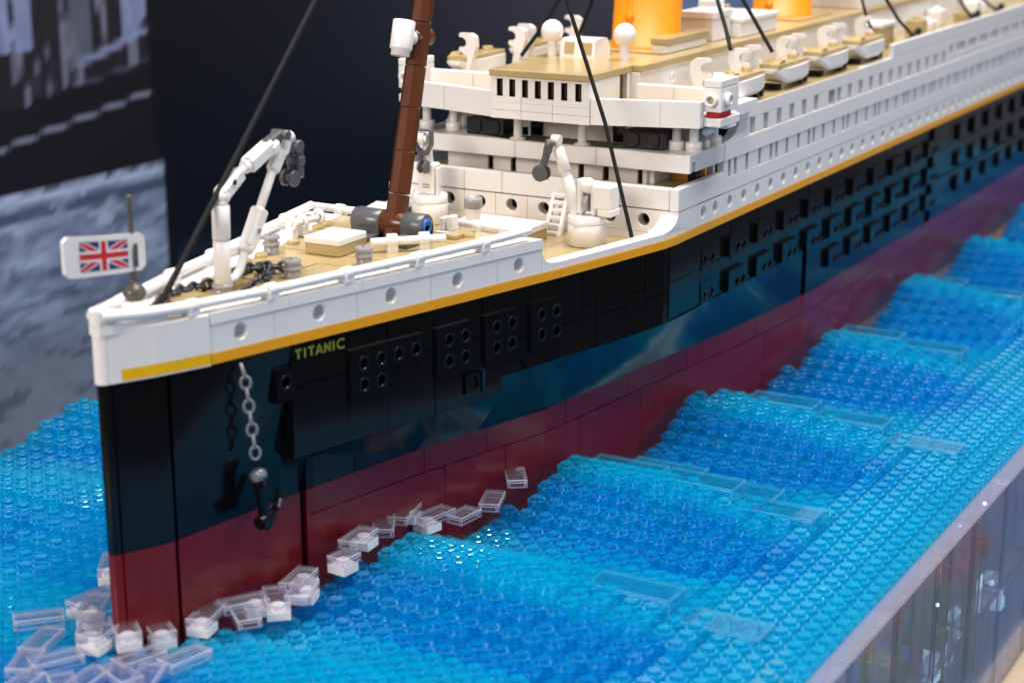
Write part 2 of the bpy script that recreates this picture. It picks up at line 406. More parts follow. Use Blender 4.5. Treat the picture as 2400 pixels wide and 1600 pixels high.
for sd in (-1, 1):
    # backing that shows as the dark joint between plates
    for (a, b) in ((0.3, 8.2), (8.2, 20.9), (20.9, 54), (54, XE)):
        core = MB(True)
        shell(core, a + .15, b - .15, lambda x: (max(.05, yl(x) - .22), -3.0), lambda x: (max(.05, yl(x) - .22), 2.0), .2, sd)
        shell(core, a + .15, b - .15, lambda x: (max(.05, min(yl(x), yu(x)) - .22), 2.05), lambda x: (max(.05, yu(x) - .25), 8.9), .2, sd)
        core.build("hull_core", MATTE, ship)
    # forward flared plates x 0.2..8.2
    segs = [(0.2, 2.27), (2.42, 8.2)]
    for a, b in segs:
        mb = MB(True)
        if b < 3: shell(mb, a, b, lambda x: (yl(x), 2.0 + G_), lambda x: (yu(x), 8.97), .35, sd)
        else:
            ra, rb = [], []
            for k in range(13):
                x = a + (b - a) * k / 12; e = ss0((x - a) / 1.6)
                lo_ = Vector((x, sd * (soft(yl, x) * e + yl(x) * (1 - e)), 2.0 + G_)); hi_ = Vector((x, sd * (soft(yu, x) * e + yu(x) * (1 - e)), 8.97))
                ra.append([lo_.lerp(hi_, t / 6) for t in range(7)]); rb.append([lo_.lerp(hi_, t / 6) - Vector((0, sd * .3, 0)) for t in range(6, -1, -1)])
            if sd > 0: ra = [q[::-1] for q in ra]; rb = [q[::-1] for q in rb]
            mb.loft(ra, 0, False, True, closed=False); mb.loft(rb, 0, False, True, closed=False)
        mb.build("hull_plate", BLACK, ship)
    red_cuts = [0.2, 2.27, 2.42, 9.45, 9.9, 17.4, 21.5, 27.5, 33.5, 39.5, 47.5, 53.9, 61.8, 67.8, 77.5, 89.5, 101.5, 119.5, XE]
    for a, b in zip(red_cuts, red_cuts[1:]):
        if (a, b) in ((2.27, 2.42), (9.45, 9.9)): continue
        if b <= 10:
            mb = MB(True); shell(mb, a + G_, b - G_, lambda x: (yl(x), -3.2), lambda x: (yl(x), 1.99), .35, sd); mb.build("hull_plate", RED, ship)
        else:
            mb = MB(True); shell(mb, a + G_, b - G_, lambda x: (yl(x), .80 + G_), lambda x: (yl(x), 1.99), .35, sd); mb.build("hull_plate", RED, ship)
            mb = MB(True); shell(mb, (a if a < 10 else a + 1.3) + G_, b + 1.3 - G_, lambda x: (yl(x), -3.2), lambda x: (yl(x), .80 - G_), .35, sd); mb.build("hull_plate", RED, ship)
    # red lips of the vertical slot
    mb = MB(True); shell(mb, 9.36, 9.47, lambda x: (yl(x) + .02, -3), lambda x: (yl(x) + .02, 1.99), .4, sd); shell(mb, 9.88, 10.02, lambda x: (yl(x) + .02, -3), lambda x: (yl(x) + .02, 1.99), .4, sd); mb.build("slot_lip", RED, ship)
    # upper black plates above the knuckle
    up_cuts = [8.2, 11.28, 13.6, 16.45, 18.75, 19.6, 22.8, 25.0, 26.8, 27.9, 30.4, 31.9, 34.0]
    for i, (a, b) in enumerate(zip(up_cuts, up_cuts[1:])):
        mid = 6.55 if i % 2 else 7.15
        mb = MB(True); shell(mb, a + G_, b - G_, lambda x: (yu(x), ZK(x) + .0), lambda x: (yu(x), mid - G_), .4, sd, -.012 * (i % 3), extra=(20.89, 20.91)); mb.build("hull_plate", BLACK, ship)
        mb = MB(True); shell(mb, a + G_, b - G_, lambda x: (yu(x), mid + G_), lambda x: (yu(x), 8.97), .4, sd, -.010 * ((i + 1) % 3)); mb.build("hull_plate", BLACK, ship)
    x = 34.0
    while x < XE - .5:
        if 77.9 < x < 78.3: x = 78.8 + .9
        b = min(x + 4.03, XE)
        if x < 78.3: b = min(b, 78.25)
        for z0, z1 in ((4.95 if x < 53 else 2.0, 5.0 if x < 53 else 4.9), (5.0, 7.0), (7.0, 8.97)):
            if z1 - z0 < .1: continue
            mb = MB(True); shell(mb, x + G_, b - G_, lambda t: (8.0, z0 + G_), lambda t: (8.0, z1 - G_), .4, sd, -.012 * random.randint(0, 2)); mb.build("hull_plate", BLACK, ship)
        x = b
    # sloping facets under the knuckle
    fc = [8.2, 10.9, 13.7, 16.9, 20.9, 23.2, 25.6, 28.0, 30.4, 33.0, 35.6, 38.6, 41.8, 45.0, 48.5, 53.5]
    for a, b in zip(fc, fc[1:]):
        mb = MB(True); n_ = max(4, int((b - a) / .5)); ra, rb = [], []
        for k in range(n_ + 1):
            x = a + .012 + (b - a - .024) * k / n_
            zk = ZK(min(x, 20.89) if b <= 20.9 else x) - .02; y0, y1 = soft(yl, x), soft(yu, x) - .02
            lo_, hi_ = Vector((x, sd * y0, zlow_edge(x) + .01)), Vector((x, sd * y1, zk))
            ra.append([lo_.lerp(hi_, t) for t in (0, .33, .67, 1)]); rb.append([lo_.lerp(hi_, t) - Vector((0, sd * .25, 0)) for t in (1, .67, .33, 0)])
        if sd > 0: ra = [q[::-1] for q in ra]; rb = [q[::-1] for q in rb]
        mb.loft(ra, 0, False, True, closed=False); mb.loft(rb, 0, False, True, closed=False)
        mb.build("hull_plate", BLACK, ship)
    for a, b in ((8.2, 9.45), (9.9, 12.9), (12.9, 16.9)):
        mb = MB(True); shell(mb, a + G_, b - G_, lambda x: (yl(x), 2.0 + G_), lambda x: (yl(x), max(2.05, zlow_edge(x))), .35, sd); mb.build("hull_plate", BLACK, ship)
    # end caps of the overhang
    for xx, za, zb in ((8.2, 4.05, 5.0), (20.9, 4.0, 4.95)):
        mb = MB(True); mb.box((xx - .0, sd * (yu(xx) - .06), za), (xx + .4, sd * (yl(xx) - .1), zb), .02); mb.build("bracket", BLACK, ship)
# stem
mb = MB(True)
for (z0, z1) in ((2.0 + G_, 8.97),):
    mb.loft([[(.22, -.30, z), (.08, -.29, z), (-.10, -.2, z), (-.17, 0, z), (-.10, .2, z), (.08, .29, z), (.22, .30, z)] for z in (z0, z1)], 0, True, True)
mb.build("stem", BLACK, ship)
mb = MB(True); mb.loft([[(.22, -.30, z), (.08, -.29, z), (-.10, -.2, z), (-.17, 0, z), (-.10, .2, z), (.08, .29, z), (.22, .30, z)] for z in (-3.2, 2.0 - .02)], 0, True, True); mb.build("stem", RED, ship)
# hull plates with round sockets standing proud near the bow
def socket_block(x0, x1, z0, z1, sd, holes, proud=.16, name="socket_block"):
    def P(u, v, w): return (u, sd * (yu(u) + proud - w), v)
    mb = MB(True)
    hs = sorted(holes); xm = sorted({round(h[0], 3) for h in hs}); zm = sorted({round(h[1], 3) for h in hs})
    xb = [x0] + [(a + b) / 2 for a, b in zip(xm, xm[1:])] + [x1]; zb = [z0] + [(a + b) / 2 for a, b in zip(zm, zm[1:])] + [z1]
    for i in range(len(xm)):
        for j in range(len(zm)):
            if (xm[i], zm[j]) in {(round(a, 3), round(b, 3)) for a, b in hs}:
                mb.holepanel(xb[i] + .008, xb[i + 1] - .008, zb[j], zb[j + 1], xm[i], zm[j], .24, .4, P, n=16, inside=1)
                cx, cz = xm[i], zm[j]                      # raised ring of the socket
                R0 = [P(cx + .34 * math.cos(t), cz + .34 * math.sin(t), 0) for t in [k * math.pi / 9 for k in range(18)]]
                R1 = [P(cx + .32 * math.cos(t), cz + .32 * math.sin(t), -.03) for t in [k * math.pi / 9 for k in range(18)]]
                R2 = [P(cx + .27 * math.cos(t), cz + .27 * math.sin(t), -.03) for t in [k * math.pi / 9 for k in range(18)]]
                R3 = [P(cx + .24 * math.cos(t), cz + .24 * math.sin(t), .1) for t in [k * math.pi / 9 for k in range(18)]]
                mb.loft([R0, R1, R2, R3], 0, False, True)
            else:
                mb.add([P(xb[i], zb[j], 0), P(xb[i + 1], zb[j], 0), P(xb[i + 1], zb[j + 1], 0), P(xb[i], zb[j + 1], 0)], [[0, 1, 2, 3]])
    d = proud + .25
    mb.add([P(x0, z0, 0), P(x0, z1, 0), P(x0, z1, d), P(x0, z0, d)], [[0, 1, 2, 3]]); mb.add([P(x1, z0, 0), P(x1, z1, 0), P(x1, z1, d), P(x1, z0, d)], [[0, 1, 2, 3]])
    mb.add([P(x0, z1, 0), P(x1, z1, 0), P(x1, z1, d), P(x0, z1, d)], [[0, 1, 2, 3]]); mb.add([P(x0, z0, 0), P(x1, z0, 0), P(x1, z0, d), P(x0, z0, d)], [[0, 1, 2, 3]])
    for k in range(len(xm)):                                # little print marks above/below the sockets
        u = xm[k]
        for v in (z1 - .22, z0 + .25) if len(zm) > 1 else (z1 - .22,):
            mb.add([P(u - .06, v - .1, -.012), P(u + .08, v - .1, -.012), P(u + .04, v + .1, -.012), P(u - .05, v + .1, -.012)], [[0, 1, 2, 3]])
    return mb.build(name, [BLACK, MATTE], ship)
for sd in (-1, 1):
    socket_block(7.36, 8.35, 6.6, 8.09, sd, [(7.88, 7.46)], .03)
    socket_block(11.27, 13.55, 5.82, 8.12, sd, [(12.04, 7.43), (13.05, 7.43), (12.04, 6.46), (13.05, 6.46)])
    socket_block(13.56, 15.62, 6.95, 8.10, sd, [(14.09, 7.44), (15.15, 7.44)])
    for x0 in (16.44, 19.58, 22.76):
        socket_block(x0, x0 + 2.24, 5.80, 8.10, sd, [(x0 + .77, 7.43), (x0 + 1.83, 7.43), (x0 + .77, 6.44), (x0 + 1.83, 6.44)])
    # socketed blocks amidships: two rows, three rows further aft
    for i in range(10):
        x0 = 41.3 + 4.03 * i - (2.95 if i < 0 else 0)
        rows = [(7.0, 8.14), (5.0, 6.15)] + ([(3.05, 4.22)] if i >= 4 else [])
        for (za, zb) in rows: socket_block(x0, x0 + 2.4, za, zb, sd, [(x0 + 1.15, za + .38), (x0 + 2.05, za + .38)], .27)
    socket_block(38.0, 39.62, 6.85, 8.15, sd, [(38.4, 7.37), (39.4, 7.37)], .04); socket_block(38.0, 39.62, 4.95, 6.15, sd, [(38.4, 5.4), (39.4, 5.4)], .04)
    for i in range(15):
        x0 = 85.3 + 3.95 * i
        for (za, zb) in ((7.2, 8.3), (5.2, 6.2), (3.3, 4.3)):
            mb = MB(); mb.box((x0, sd * 7.9, za), (x0 + 1.5, sd * 8.28, zb + .1), .03); mb.build("socket_block", BLACK, ship)
    # small pierced bracket and wedge under the third plate
    mb = MB(True); q = (18.3, 19.55); P = lambda u, v, w: (u, sd * (yu(u) + .12 - w), v)
    mb.holepanel(q[0], q[1], 4.55, 5.55, 18.85, 5.02, .34, .3, P); mb.box((q[0], sd * (yu(18.9) - .3), 4.55), (q[1], sd * (yu(18.9) - .15), 5.55), .02)
    mb.box((19.3, sd * (yu(19.5) - .2), 4.5), (19.58, sd * (yu(19.5) + .16), 5.6), .02); mb.build("pierced_bracket", BLACK, ship)
    mb = MB(True); mb.prism([(22.2, sd * (yu(22.2) + .14), 5.35), (22.75, sd * (yu(22.75) + .14), 5.5), (22.7, sd * (yu(22.7) + .14), 4.85)], (0, -sd * .3, 0)); mb.build("wedge", BLACK, ship)
    # orange band
    cuts = [4.18, 8.2, 16.6, 25.0, 33.5] + [37.5 + 8 * i for i in range(14)]
    for a, b in zip(cuts, cuts[1:]):
        mb = MB(True); shell(mb, a + .01, b - .01, lambda x: (yu(x) + .05, 8.985), lambda x: (yu(x) + .05, 9.40), .5, sd, extra=(9.6,)); mb.build("orange_band", ORANGE, ship)
    # white bow cap with its printed yellow stripe
    capx = [.12, .5, 1.0, 1.82, 2.6, 3.4, 4.14]
    def ycap(x): return yu(x) + .06 * math.sin(math.pi * min(1, max(0, (x - .1) / 4.0))) + .05
    mb = MB(True); rings = []
    for x in capx: rings.append([(x, sd * ycap(x), 8.95), (x, sd * ycap(x), 11.0), (x, sd * (ycap(x) - .06), 11.07), (x, sd * max(.03, ycap(x) - .5), 11.07), (x, sd * max(.03, ycap(x) - .5), 8.95)])
    if sd > 0: rings = [r[::-1] for r in rings]
    mb.loft(rings, 0, True, False); mb.build("bow_cap", WHITE, ship)
    mb = MB(True)
    rr = [[(x, sd * (ycap(x) + .012), z0) for z0 in (9.02, 9.47)] for x in (.5, 1.0, 1.82, 2.6, 3.4, 4.135)]
    if sd > 0: rr = [r[::-1] for r in rr]
    mb.loft(rr, 0, False, False, closed=False); mb.build("stripe", YELLOW, ship)
    # white bulwark bricks with portholes
    hx = [5.7, 9.8, 13.9, 18.0, 22.1]; cu = [4.18, 7.4, 11.9, 16.3, 20.6, 23.7]
    for k in range(5):
        P = lambda u, v, w: (u, sd * (yu(u) - w), v)
        for a, b in zip([cu[k], 7.29, 11.3, 16.48, 18.23], [7.29, 11.3, 16.48, 18.23, cu[k + 1]]): pass
        a, b = cu[k] + .012, cu[k + 1] - .012
        mb = MB(True)
        mb.holepanel(hx[k] - 1.2, hx[k] + 1.2, 9.42, 10.57, hx[k], 10.07, .33, .55, P)
        for (c0, c1) in ((a, hx[k] - 1.2), (hx[k] + 1.2, b)):
            X = xs_between(c0, c1)
            rings = [[P(x, 9.42, 0), P(x, 10.57, 0)] for x in X]
            mb.loft(rings, 0, False, False, closed=False)
        for (u0, u1, v0, v1) in ((a, a, 9.42, 10.57), (b, b, 9.42, 10.57)):
            mb.add([P(u0, v0, 0), P(u0, v1, 0), P(u0, v1, .5), P(u0, v0, .5)], [[0, 1, 2, 3]])
        mb.add([P(a, 10.57, 0), P(b, 10.57, 0), P(b, 10.57, .6), P(a, 10.57, .6)], [[0, 1, 2, 3]])
        mb.build("bulwark_brick", WHITE, ship)
        ph = MB(True); ph.loft([[P(hx[k] + rr_ * math.cos(t), 10.07 + rr_ * math.sin(t), .5) for t in [i * math.pi / 10 for i in range(20)]] for rr_ in (.34, .02)], 0, False, False)
        ph.build("porthole", WHITE, ship)
    mb = MB(True)      # step from the high bulwark down to the well deck rail
    pts = [(23.71, 10.57), (23.72, 10.45), (23.78, 10.25), (23.9, 10.05), (24.1, 9.9), (24.4, 9.8), (24.78, 9.77), (24.78, 9.42), (23.71, 9.42)]
    pts = pts[::-1]
    ring0 = [(x, sd * yu(x), z) for x, z in pts]; ring1 = [(x, sd * (yu(x) - .5), z) for x, z in pts]
    mb.loft([ring0, ring1] if sd < 0 else [ring1, ring0], 0, True, False); mb.build("bulwark_step", WHITE, ship)
    for a, b in ((24.8, 29.2), (29.22, 33.45)):
        mb = MB(True); shell(mb, a, b, lambda x: (yu(x), 9.42), lambda x: (yu(x), 9.76), .75, sd); mb.build("low_bulwark", WHITE, ship)
    # capping tiles and the long hand rail with its clips
    for a, b in zip([4.2, 8.2, 12.2, 16.2, 20.2], [8.18, 12.18, 16.18, 20.18, 23.75]):
        mb = MB(True); shell(mb, a, b, lambda x: (yu(x) + .05, 10.60), lambda x: (yu(x) + .04, 11.06), .95, sd); mb.build("cap_tile", WHITE, ship)
    clipx = [7.45, 11.55, 15.7, 19.9]
    rail = [(.6, 11.5), (1.6, 11.47), (3.5, 11.45), (7.45, 11.43), (11.55, 11.45), (15.7, 11.45), (19.9, 11.48), (23.1, 11.56)]
    for (a, b) in zip(rail[1:], rail[2:]):
        mb = MB(True); mb.cyl((a[0] + .04, sd * (yu(a[0]) - .18), a[1]), (b[0] - .04, sd * (yu(b[0]) - .18), b[1]), .20, n=14); mb.build("rail_bar", WHITE, ship)
    for xc in clipx + [3.6]:
        mb = MB(True); yy = yu(xc) - .18
        mb.box((xc - .3, sd * (yy - .3), 11.06), (xc + .3, sd * (yy + .24), 11.42), .04); mb.cyl((xc - .28, sd * yy, 11.45), (xc + .28, sd * yy, 11.45), .28, n=14)
        mb.build("rail_clip", WHITE, ship)
# bow top
mb = MB(True)
mb.loft([[(.18, -.34, z), (.0, -.32, z), (-.2, -.2, z), (-.26, 0, z), (-.2, .2, z), (.0, .32, z), (.18, .34, z)] for z in (8.95, 11.5)], 0, True, True); mb.build("stem", WHITE, ship)
mb = MB(True)
mb.prism([(-.25, -.25, 10.9), (.2, -.5, 10.9), (1.7, -.95, 10.9), (2.7, -1.1, 10.9), (2.7, 1.1, 10.9), (1.7, .95, 10.9), (.2, .5, 10.9), (-.25, .25, 10.9)], (0, 0, .35)); mb.box((.1, -.28, 11.2), (.9, .28, 11.75), .08); mb.box((-.3, -.28, 11.2), (.1, .28, 11.95), .1)
for sd in (-1, 1): mb.tube([(-.05, sd * .22, 11.62), (.5, sd * .52, 11.6), (1.1, sd * .76, 11.55), (1.8, sd * 1.0, 11.5), (3.4, sd * 1.5, 11.46)], .24, 12)
mb.build("bow_top", WHITE, ship)
# forecastle deck of tan plates, and the well deck
fx = [1.2, 4.0, 6.0, 8.4, 11.0, 14.2, 16.0, 18.4, 21.0, 23.95]
for i, (a, b) in enumerate(zip(fx, fx[1:])):
    for sd in (-1, 1):
        mb = MB(True); dzz = .012 * ((i * 7 + sd) % 3)
        for_a = [(x, 0.02 * sd, 0) for x in (a + .012, b - .012)]
        out_ = [(x, sd * max(.3, yu(x) - .75), 0) for x in xs_between(a + .012, b - .012)]
        poly = [(for_a[0][0], for_a[0][1], 10.75)] + [(x, y, 10.75) for x, y, _ in out_] + [(for_a[1][0], for_a[1][1], 10.75)]
        if sd > 0: poly = poly[::-1]
        mb.prism(poly[::-1], (0, 0, .24 + dzz)); mb.build("deck_plate", TAN, ship)
studs = [(5.2, -.7), (6.2, -1.2), (7.3, -1.6), (8.4, -1.9), (9.4, -2.0), (10.4, -2.3), (12.4, -2.7), (14.6, -3.2), (16.6, -3.6), (18.6, -4.0), (20.2, -4.3), (21.2, -4.4), (22.2, -4.6), (6.6, 1.1), (8.6, 1.7), (10.5, 2.2), (12.5, 2.8), (13.8, 2.9), (16.9, 3.4), (18.7, 4.0), (20.4, 4.4), (21.4, 4.6), (9.0, .2), (10.0, .7), (5.8, .3), (22.6, -2.7), (22.8, 3.9)]
for (x, y) in studs:
    mb = MB(True); mb.stud(x, y, 11.0); mb.build("deck_stud", TAN, ship)
for (x0, y0, x1, y1) in ((4.6, -1.0, 6.4, .9), (8.2, -1.8, 9.2, -.9), (21.6, -2.6, 23.4, -1.9), (18.8, -4.2, 19.8, -3.2)):
    mb = MB(True); mb.box((x0, y0, 11.0), (x1, y1, 11.22)); mb.build("deck_plate", TAN, ship)
mb = MB(); mb.box((23.7, -5.9, 9.0), (24.05, 5.9, 10.98)); mb.build("deck_break", TAN, ship)
for i, (a, b) in enumerate(((24.05, 27.0), (27.02, 30.0), (30.02, 34.9))):
    for j, (c, d) in enumerate(((-7.5, -2.5), (-2.48, 2.5), (2.52, 7.5))):
        mb = MB(); k = min(yu(a) - .4, 7.5)
        mb.box((a, max(c, -k), 8.6), (b, min(d, k), 8.98 + .012 * ((i + j) % 2)), .015); mb.build("deck_plate", TAN, ship)
# cross rails at the deck break
for (ya, yb) in ((-4.6, -1.0), (3.7, 6.6)):
    mb = MB(); mb.cyl((24.5, ya, 11.25), (24.6, yb, 11.25), .2, n=14); mb.build("rail_bar", WHITE, ship)
    for yy in (ya + 1.0, yb - 1.1):
        mb = MB(); mb.box((24.25, yy - .25, 10.72), (24.85, yy + .25, 11.2), .04); mb.cyl((24.53, yy - .24, 11.25), (24.53, yy + .24, 11.25), .28, n=14); mb.build("rail_clip", WHITE, ship)
    mb = MB(); mb.box((24.1, ya - .1, 10.4), (24.95, yb + .1, 10.72), .03); mb.build("cap_tile", WHITE, ship)

# ------------------------------------------------------------------ white sides amidships
XW = 34.9
for sd in (-1, 1):
    Y = 8.0
    P = lambda u, v, w: (u, sd * (Y - w), v)
    holes = [38.15] + [39.7 + 2.0 * i for i in range(50)]
    x0 = 36.9
    for k, h in enumerate(holes):
        a = h - .75 if k == 0 else (holes[k - 1] + h) / 2; b = (h + (holes[k + 1] if k + 1 < len(holes) else h + 2)) / 2
        mb = MB(); mb.holepanel(a + .004, b - .004, 9.42, 10.60, h, 10.06, .33, .5, P, n=16); mb.build("wall_brick", WHITE, ship)
        ph = MB(); ph.loft([[P(h + rr_ * math.cos(t), 10.06 + rr_ * math.sin(t), .45) for t in [i * math.pi / 8 for i in range(16)]] for rr_ in (.34, .02)], 0, False, False); ph.build("porthole", WHITE, ship)
    mb = MB(); pl = [(33.47, 9.42), (37.39, 9.42), (37.39, 10.6), (35.0, 10.6), (34.85, 10.35), (34.6, 10.1), (34.25, 9.92), (33.9, 9.82), (33.47, 9.78)]
    A_ = [(x, sd * yu(x), z) for x, z in pl]; B_ = [(x, sd * (yu(x) - 1.0), z) for x, z in pl]
    mb.loft([A_, B_] if sd > 0 else [B_, A_], 0, True, False); mb.build("bulwark_sweep", WHITE, ship)
    mb = MB(); mb.box((XW, sd * 8.0, 10.63), (37.0, sd * 7.5, 11.82), .03); mb.build("wall_brick", WHITE, ship)
    mb = MB(); mb.box((37.02, sd * 8.0, 10.63), (40.75, sd * 7.5, 11.80), .03); mb.build("wall_brick", WHITE, ship)
    # window strip: sill, piers, head
    slots = []; base = 41.55; i = 0
    while base + 6.08 * i < 140:
        slots += [base + 6.08 * i + o_ for o_ in (0, .84, 2.47, 4.35)]; i += 1
    mb = MB(); mb.box((40.77, sd * 8.0, 10.62), (140, sd * 7.6, 11.42), .02); mb.build("side_wall", WHITE, ship)
    prev = 40.77
    for k, s_ in enumerate(slots + [140.2]):
        mb = MB(); mb.box((prev, sd * 7.99, 11.42), (s_ - .19, sd * 7.6, 12.40), .012); mb.build("pier", WHITE, ship); prev = s_ + .19
        if k < len(slots):
            pn = MB(); pn.box((s_ - .22, sd * 7.74, 11.40), (s_ + .22, sd * 7.62, 12.41), .01); pn.build("window", PANE, ship)
    # ledge band above, then windowed band
    cut = [40.75 + 7.9 * i for i in range(13)]
    for a, b in zip(cut, cut[1:] + [144]):
        mb = MB(); mb.box((a + .008, sd * 8.06, 12.42), (b - .008, sd * 7.5, 13.38), .025); mb.build("wall_brick", WHITE, ship)
    wins = [44.65 + 2.01 * i for i in range(19)]
    wins = [x for x in wins if not 56.5 < x < 57.9]
    edges = []
    for x in wins: edges.append((x - .38, x + .38))
    edges.append((56.85, 58.0)); edges.sort()
    prev = 43.0
    for (a, b) in edges + [(82.2, 82.2)]:
        mb = MB(); mb.box((prev, sd * 8.0, 13.40), (a, sd * 7.45, 14.30), .015); mb.build("pier", WHITE, ship)
        if b > a:
            pn = MB(); pn.box((a - .02, sd * 7.55, 13.40), (b + .02, sd * 7.46, 14.31), .01); pn.build("window", INNER if b - a > 1 else LGREY, ship)
        prev = b
    mb = MB()          # rounded opening at the fore end of the promenade
    arc = [(40.75, 13.40), (43.0, 13.40), (43.0, 15.0), (42.55, 15.0)] + [(42.55 - 1.75 * math.sin(t) * .9, 13.5 + 1.4 * math.cos(t)) for t in [math.pi / 2 * k / 8 for k in range(9)]]
    arc = [(40.75, 13.40), (43.0, 13.40), (43.0, 14.7), (42.9, 14.7)] + [(42.9 - 2.1 * (1 - math.cos(t)), 14.7 - 1.25 * math.sin(t)) for t in [math.pi / 2 * k / 8 for k in range(1, 9)]]
    A_ = [(x, sd * 8.0, z) for x, z in arc]; B_ = [(x, sd * 7.5, z) for x, z in arc]
    mb.loft([A_, B_] if sd > 0 else [B_, A_], 0, True, False); mb.build("curved_brick", WHITE, ship)
    mb = MB(); mb.box((42.95, sd * 8.0, 14.32), (82.2, sd * 7.5, 15.08), .02); mb.build("side_wall", WHITE, ship)
    for k in range(18):
        mb = MB(); a = 82.9 + 3.1 * k; mb.box((a, sd * 8.0, 13.9), (a + .9, sd * 7.6, 14.6), .02); mb.build("pier", WHITE, ship)
        for q in range(2):
            mb = MB(); mb.box((a + 1.3 + q * .85, sd * 7.98, 13.9), (a + 1.55 + q * .85, sd * 7.7, 14.6), .02); mb.build("pier", WHITE, ship)
    mb = MB(); mb.box((82.2, sd * 8.0, 13.4), (144, sd * 7.5, 13.9), .02); mb.build("side_wall", WHITE, ship)
    mb = MB(); mb.box((82.2, sd * 7.6, 13.9), (144, sd * 7.4, 14.6), .02); mb.build("window", PANE, ship)
    mb = MB(); mb.box((82.2, sd * 8.0, 14.6), (144, sd * 7.5, 15.08), .02); mb.build("side_wall", WHITE, ship)
    for a, b in ((69.0, 77.0), (77.02, 93.0), (93.02, 119.0), (119.02, 144.0)):
        mb = MB(); mb.box((a, sd * 8.0, 15.1), (b, sd * 7.7, 15.95), .03); mb.build("rail_wall", WHITE, ship)
# boat deck plates
for a, b in ((38.6, 46.6), (46.62, 54.6), (54.62, 62.6), (62.62, 78.6), (78.62, 110), (110.02, 144)):
    mb = MB(); mb.box((a, -7.96 if a < 60 else -7.66, 14.75), (b, 7.96 if a < 60 else 7.66, 15.12), .02); mb.build("boat_deck", TAN, ship)

# ------------------------------------------------------------------ front of the superstructure
def P(u, v, w): return (XW + w, -u, v)
ys = [-6, -4, -2, 0, 2, 4, 6]
for k, y in enumerate(ys):
    mb = MB(); a = -8.0 if k == 0 else y - 1; b = 8.0 if k == 6 else y + 1
    mb.holepanel(a + .012, b - .012, 9.42, 10.62, y, 10.06, .34, .7, P, n=22); mb.build("bulkhead_brick", WHITE, ship)
    ph = MB(); ph.loft([[P(y + rr_ * math.cos(t), 10.06 + rr_ * math.sin(t), .68) for t in [i * math.pi / 10 for i in range(20)]] for rr_ in (.36, .02)], 0, False, False); ph.build("porthole", BLACK, ship)
for a, b in ((-8, -5.2), (-5.18, -2.6), (-2.58, .9), (.92, 4.0), (4.02, 8)):
    mb = MB(); mb.box((XW, a, 8.9), (XW + .3, b, 9.40), .02); mb.build("bulkhead_brick", WHITE, ship)
for a, b in ((-7.47, -4.6), (-4.58, -2.02), (-2.0, 2.6), (2.62, 5.0), (5.02, 7.47)):
    mb = MB(); mb.box((XW, a, 10.65), (XW + .5, b, 11.82), .05); mb.build("bulkhead_brick", WHITE, ship)
# recessed windows behind the bulkhead rail
mb = MB(); mb.box((XW + .5, -7.5, 11.3), (40.7, 7.5, 11.42), .01); mb.build("promenade_floor", TAN, ship)
wy = [(4.9, 4.55), (3.42, 3.08), (-.85, -1.2), (-2.35, -2.72), (-4.45, -4.75)]
prev = 6.9
for (a, b) in wy + [(-5.0, -5.0)]:
    mb = MB(); mb.box((37.3, prev, 11.42), (37.6, a, 12.40), .02); mb.build("pier", WHITE, ship)
    if a > b: pn = MB(); pn.box((37.5, a + .02, 11.42), (37.58, b - .02, 12.4), .01); pn.build("window", BLACK, ship)
    prev = b
mb = MB(); mb.box((37.6, -5.3, 11.42), (40.7, -4.98, 12.4), .02); mb.box((40.5, -7.5, 11.42), (40.7, -5.3, 12.4), .02); mb.build("pier", WHITE, ship)
mb = MB(); mb.box((39.6, -7.4, 11.43), (39.8, -5.4, 12.4), .02); mb.build("inner_wall", ORANGE, ship)
mb = MB(); mb.box((38.2, -7.45, 11.43), (39.0, -7.0, 12.4), .02); mb.build("inner_wall", BLACK, ship)
# first tier slab
for (a, b) in ((-8.0, -2.5), (-2.48, 2.5), (2.52, 8.0)):
    mb = MB(); mb.box((36.2, a, 12.42), (36.55, b, 13.38), .04); mb.build("tier_band", WHITE, ship)
for sd in (-1, 1):
    mb = MB(); mb.prism([(36.56, sd * 8.0, 13.0), (36.56, sd * 3.4, 13.0), (37.1, sd * 5.4, 13.0), (37.1, sd * 8.0, 13.0)], (0, 0, .37)); mb.build("tier_deck", WHITE, ship)
for sd in (-1, 1):
    mb = MB(); mb.box((37.02, sd * 8.0, 12.42), (40.74, sd * 7.2, 13.38), .04); mb.build("tier_band", WHITE, ship)
    mb = MB(); mb.box((37.02, sd * 7.18, 13.0), (40.74, sd * 5.4, 13.37), .02); mb.build("tier_deck", WHITE, ship)
mb = MB(); mb.box((36.56, -5.38, 12.6), (42, 5.38, 12.98), .02); mb.build("tier_deck", TAN, ship)
mb = MB(); mb.box((38.9, -7.0, 13.25), (39.3, 7.0, 14.85), .02); mb.build("inner_wall", WHITE, ship)
mb = MB(); mb.box((38.6, 2.9, 13.25), (38.9, 5.0, 14.85), .02); mb.box((38.5, 3.0, 13.3), (38.62, 3.6, 13.75), .02, 1); mb.build("inner_wall", [WHITE, BLACK], ship)
for sd in (-1, 1):
    mb = MB(); mb.box((38.75, sd * 2.2, 13.3), (38.88, sd * 2.9, 14.8), .02); mb.build("doorway", BLACK, ship)
    mb = MB(); mb.box((37.0, sd * 3.7, 13.40), (38.9, sd * 6.1, 14.32), .04)
    for yy in (4.3, 5.5): mb.cyl((37.0, sd * yy, 13.86), (36.9, sd * yy, 13.86), .36, n=18); mb.torus((36.92, sd * yy, 13.86), .36, .05, (0, 1, 0), (0, 0, 1), n=18, k=6)
    mb.build("black_brick", BRICKB, ship)
    mb = MB(); mb.box((39.3, sd * 7.5, 13.4), (40.6, sd * 6.6, 14.8), .03); mb.build("inner_wall", LGREY, ship)
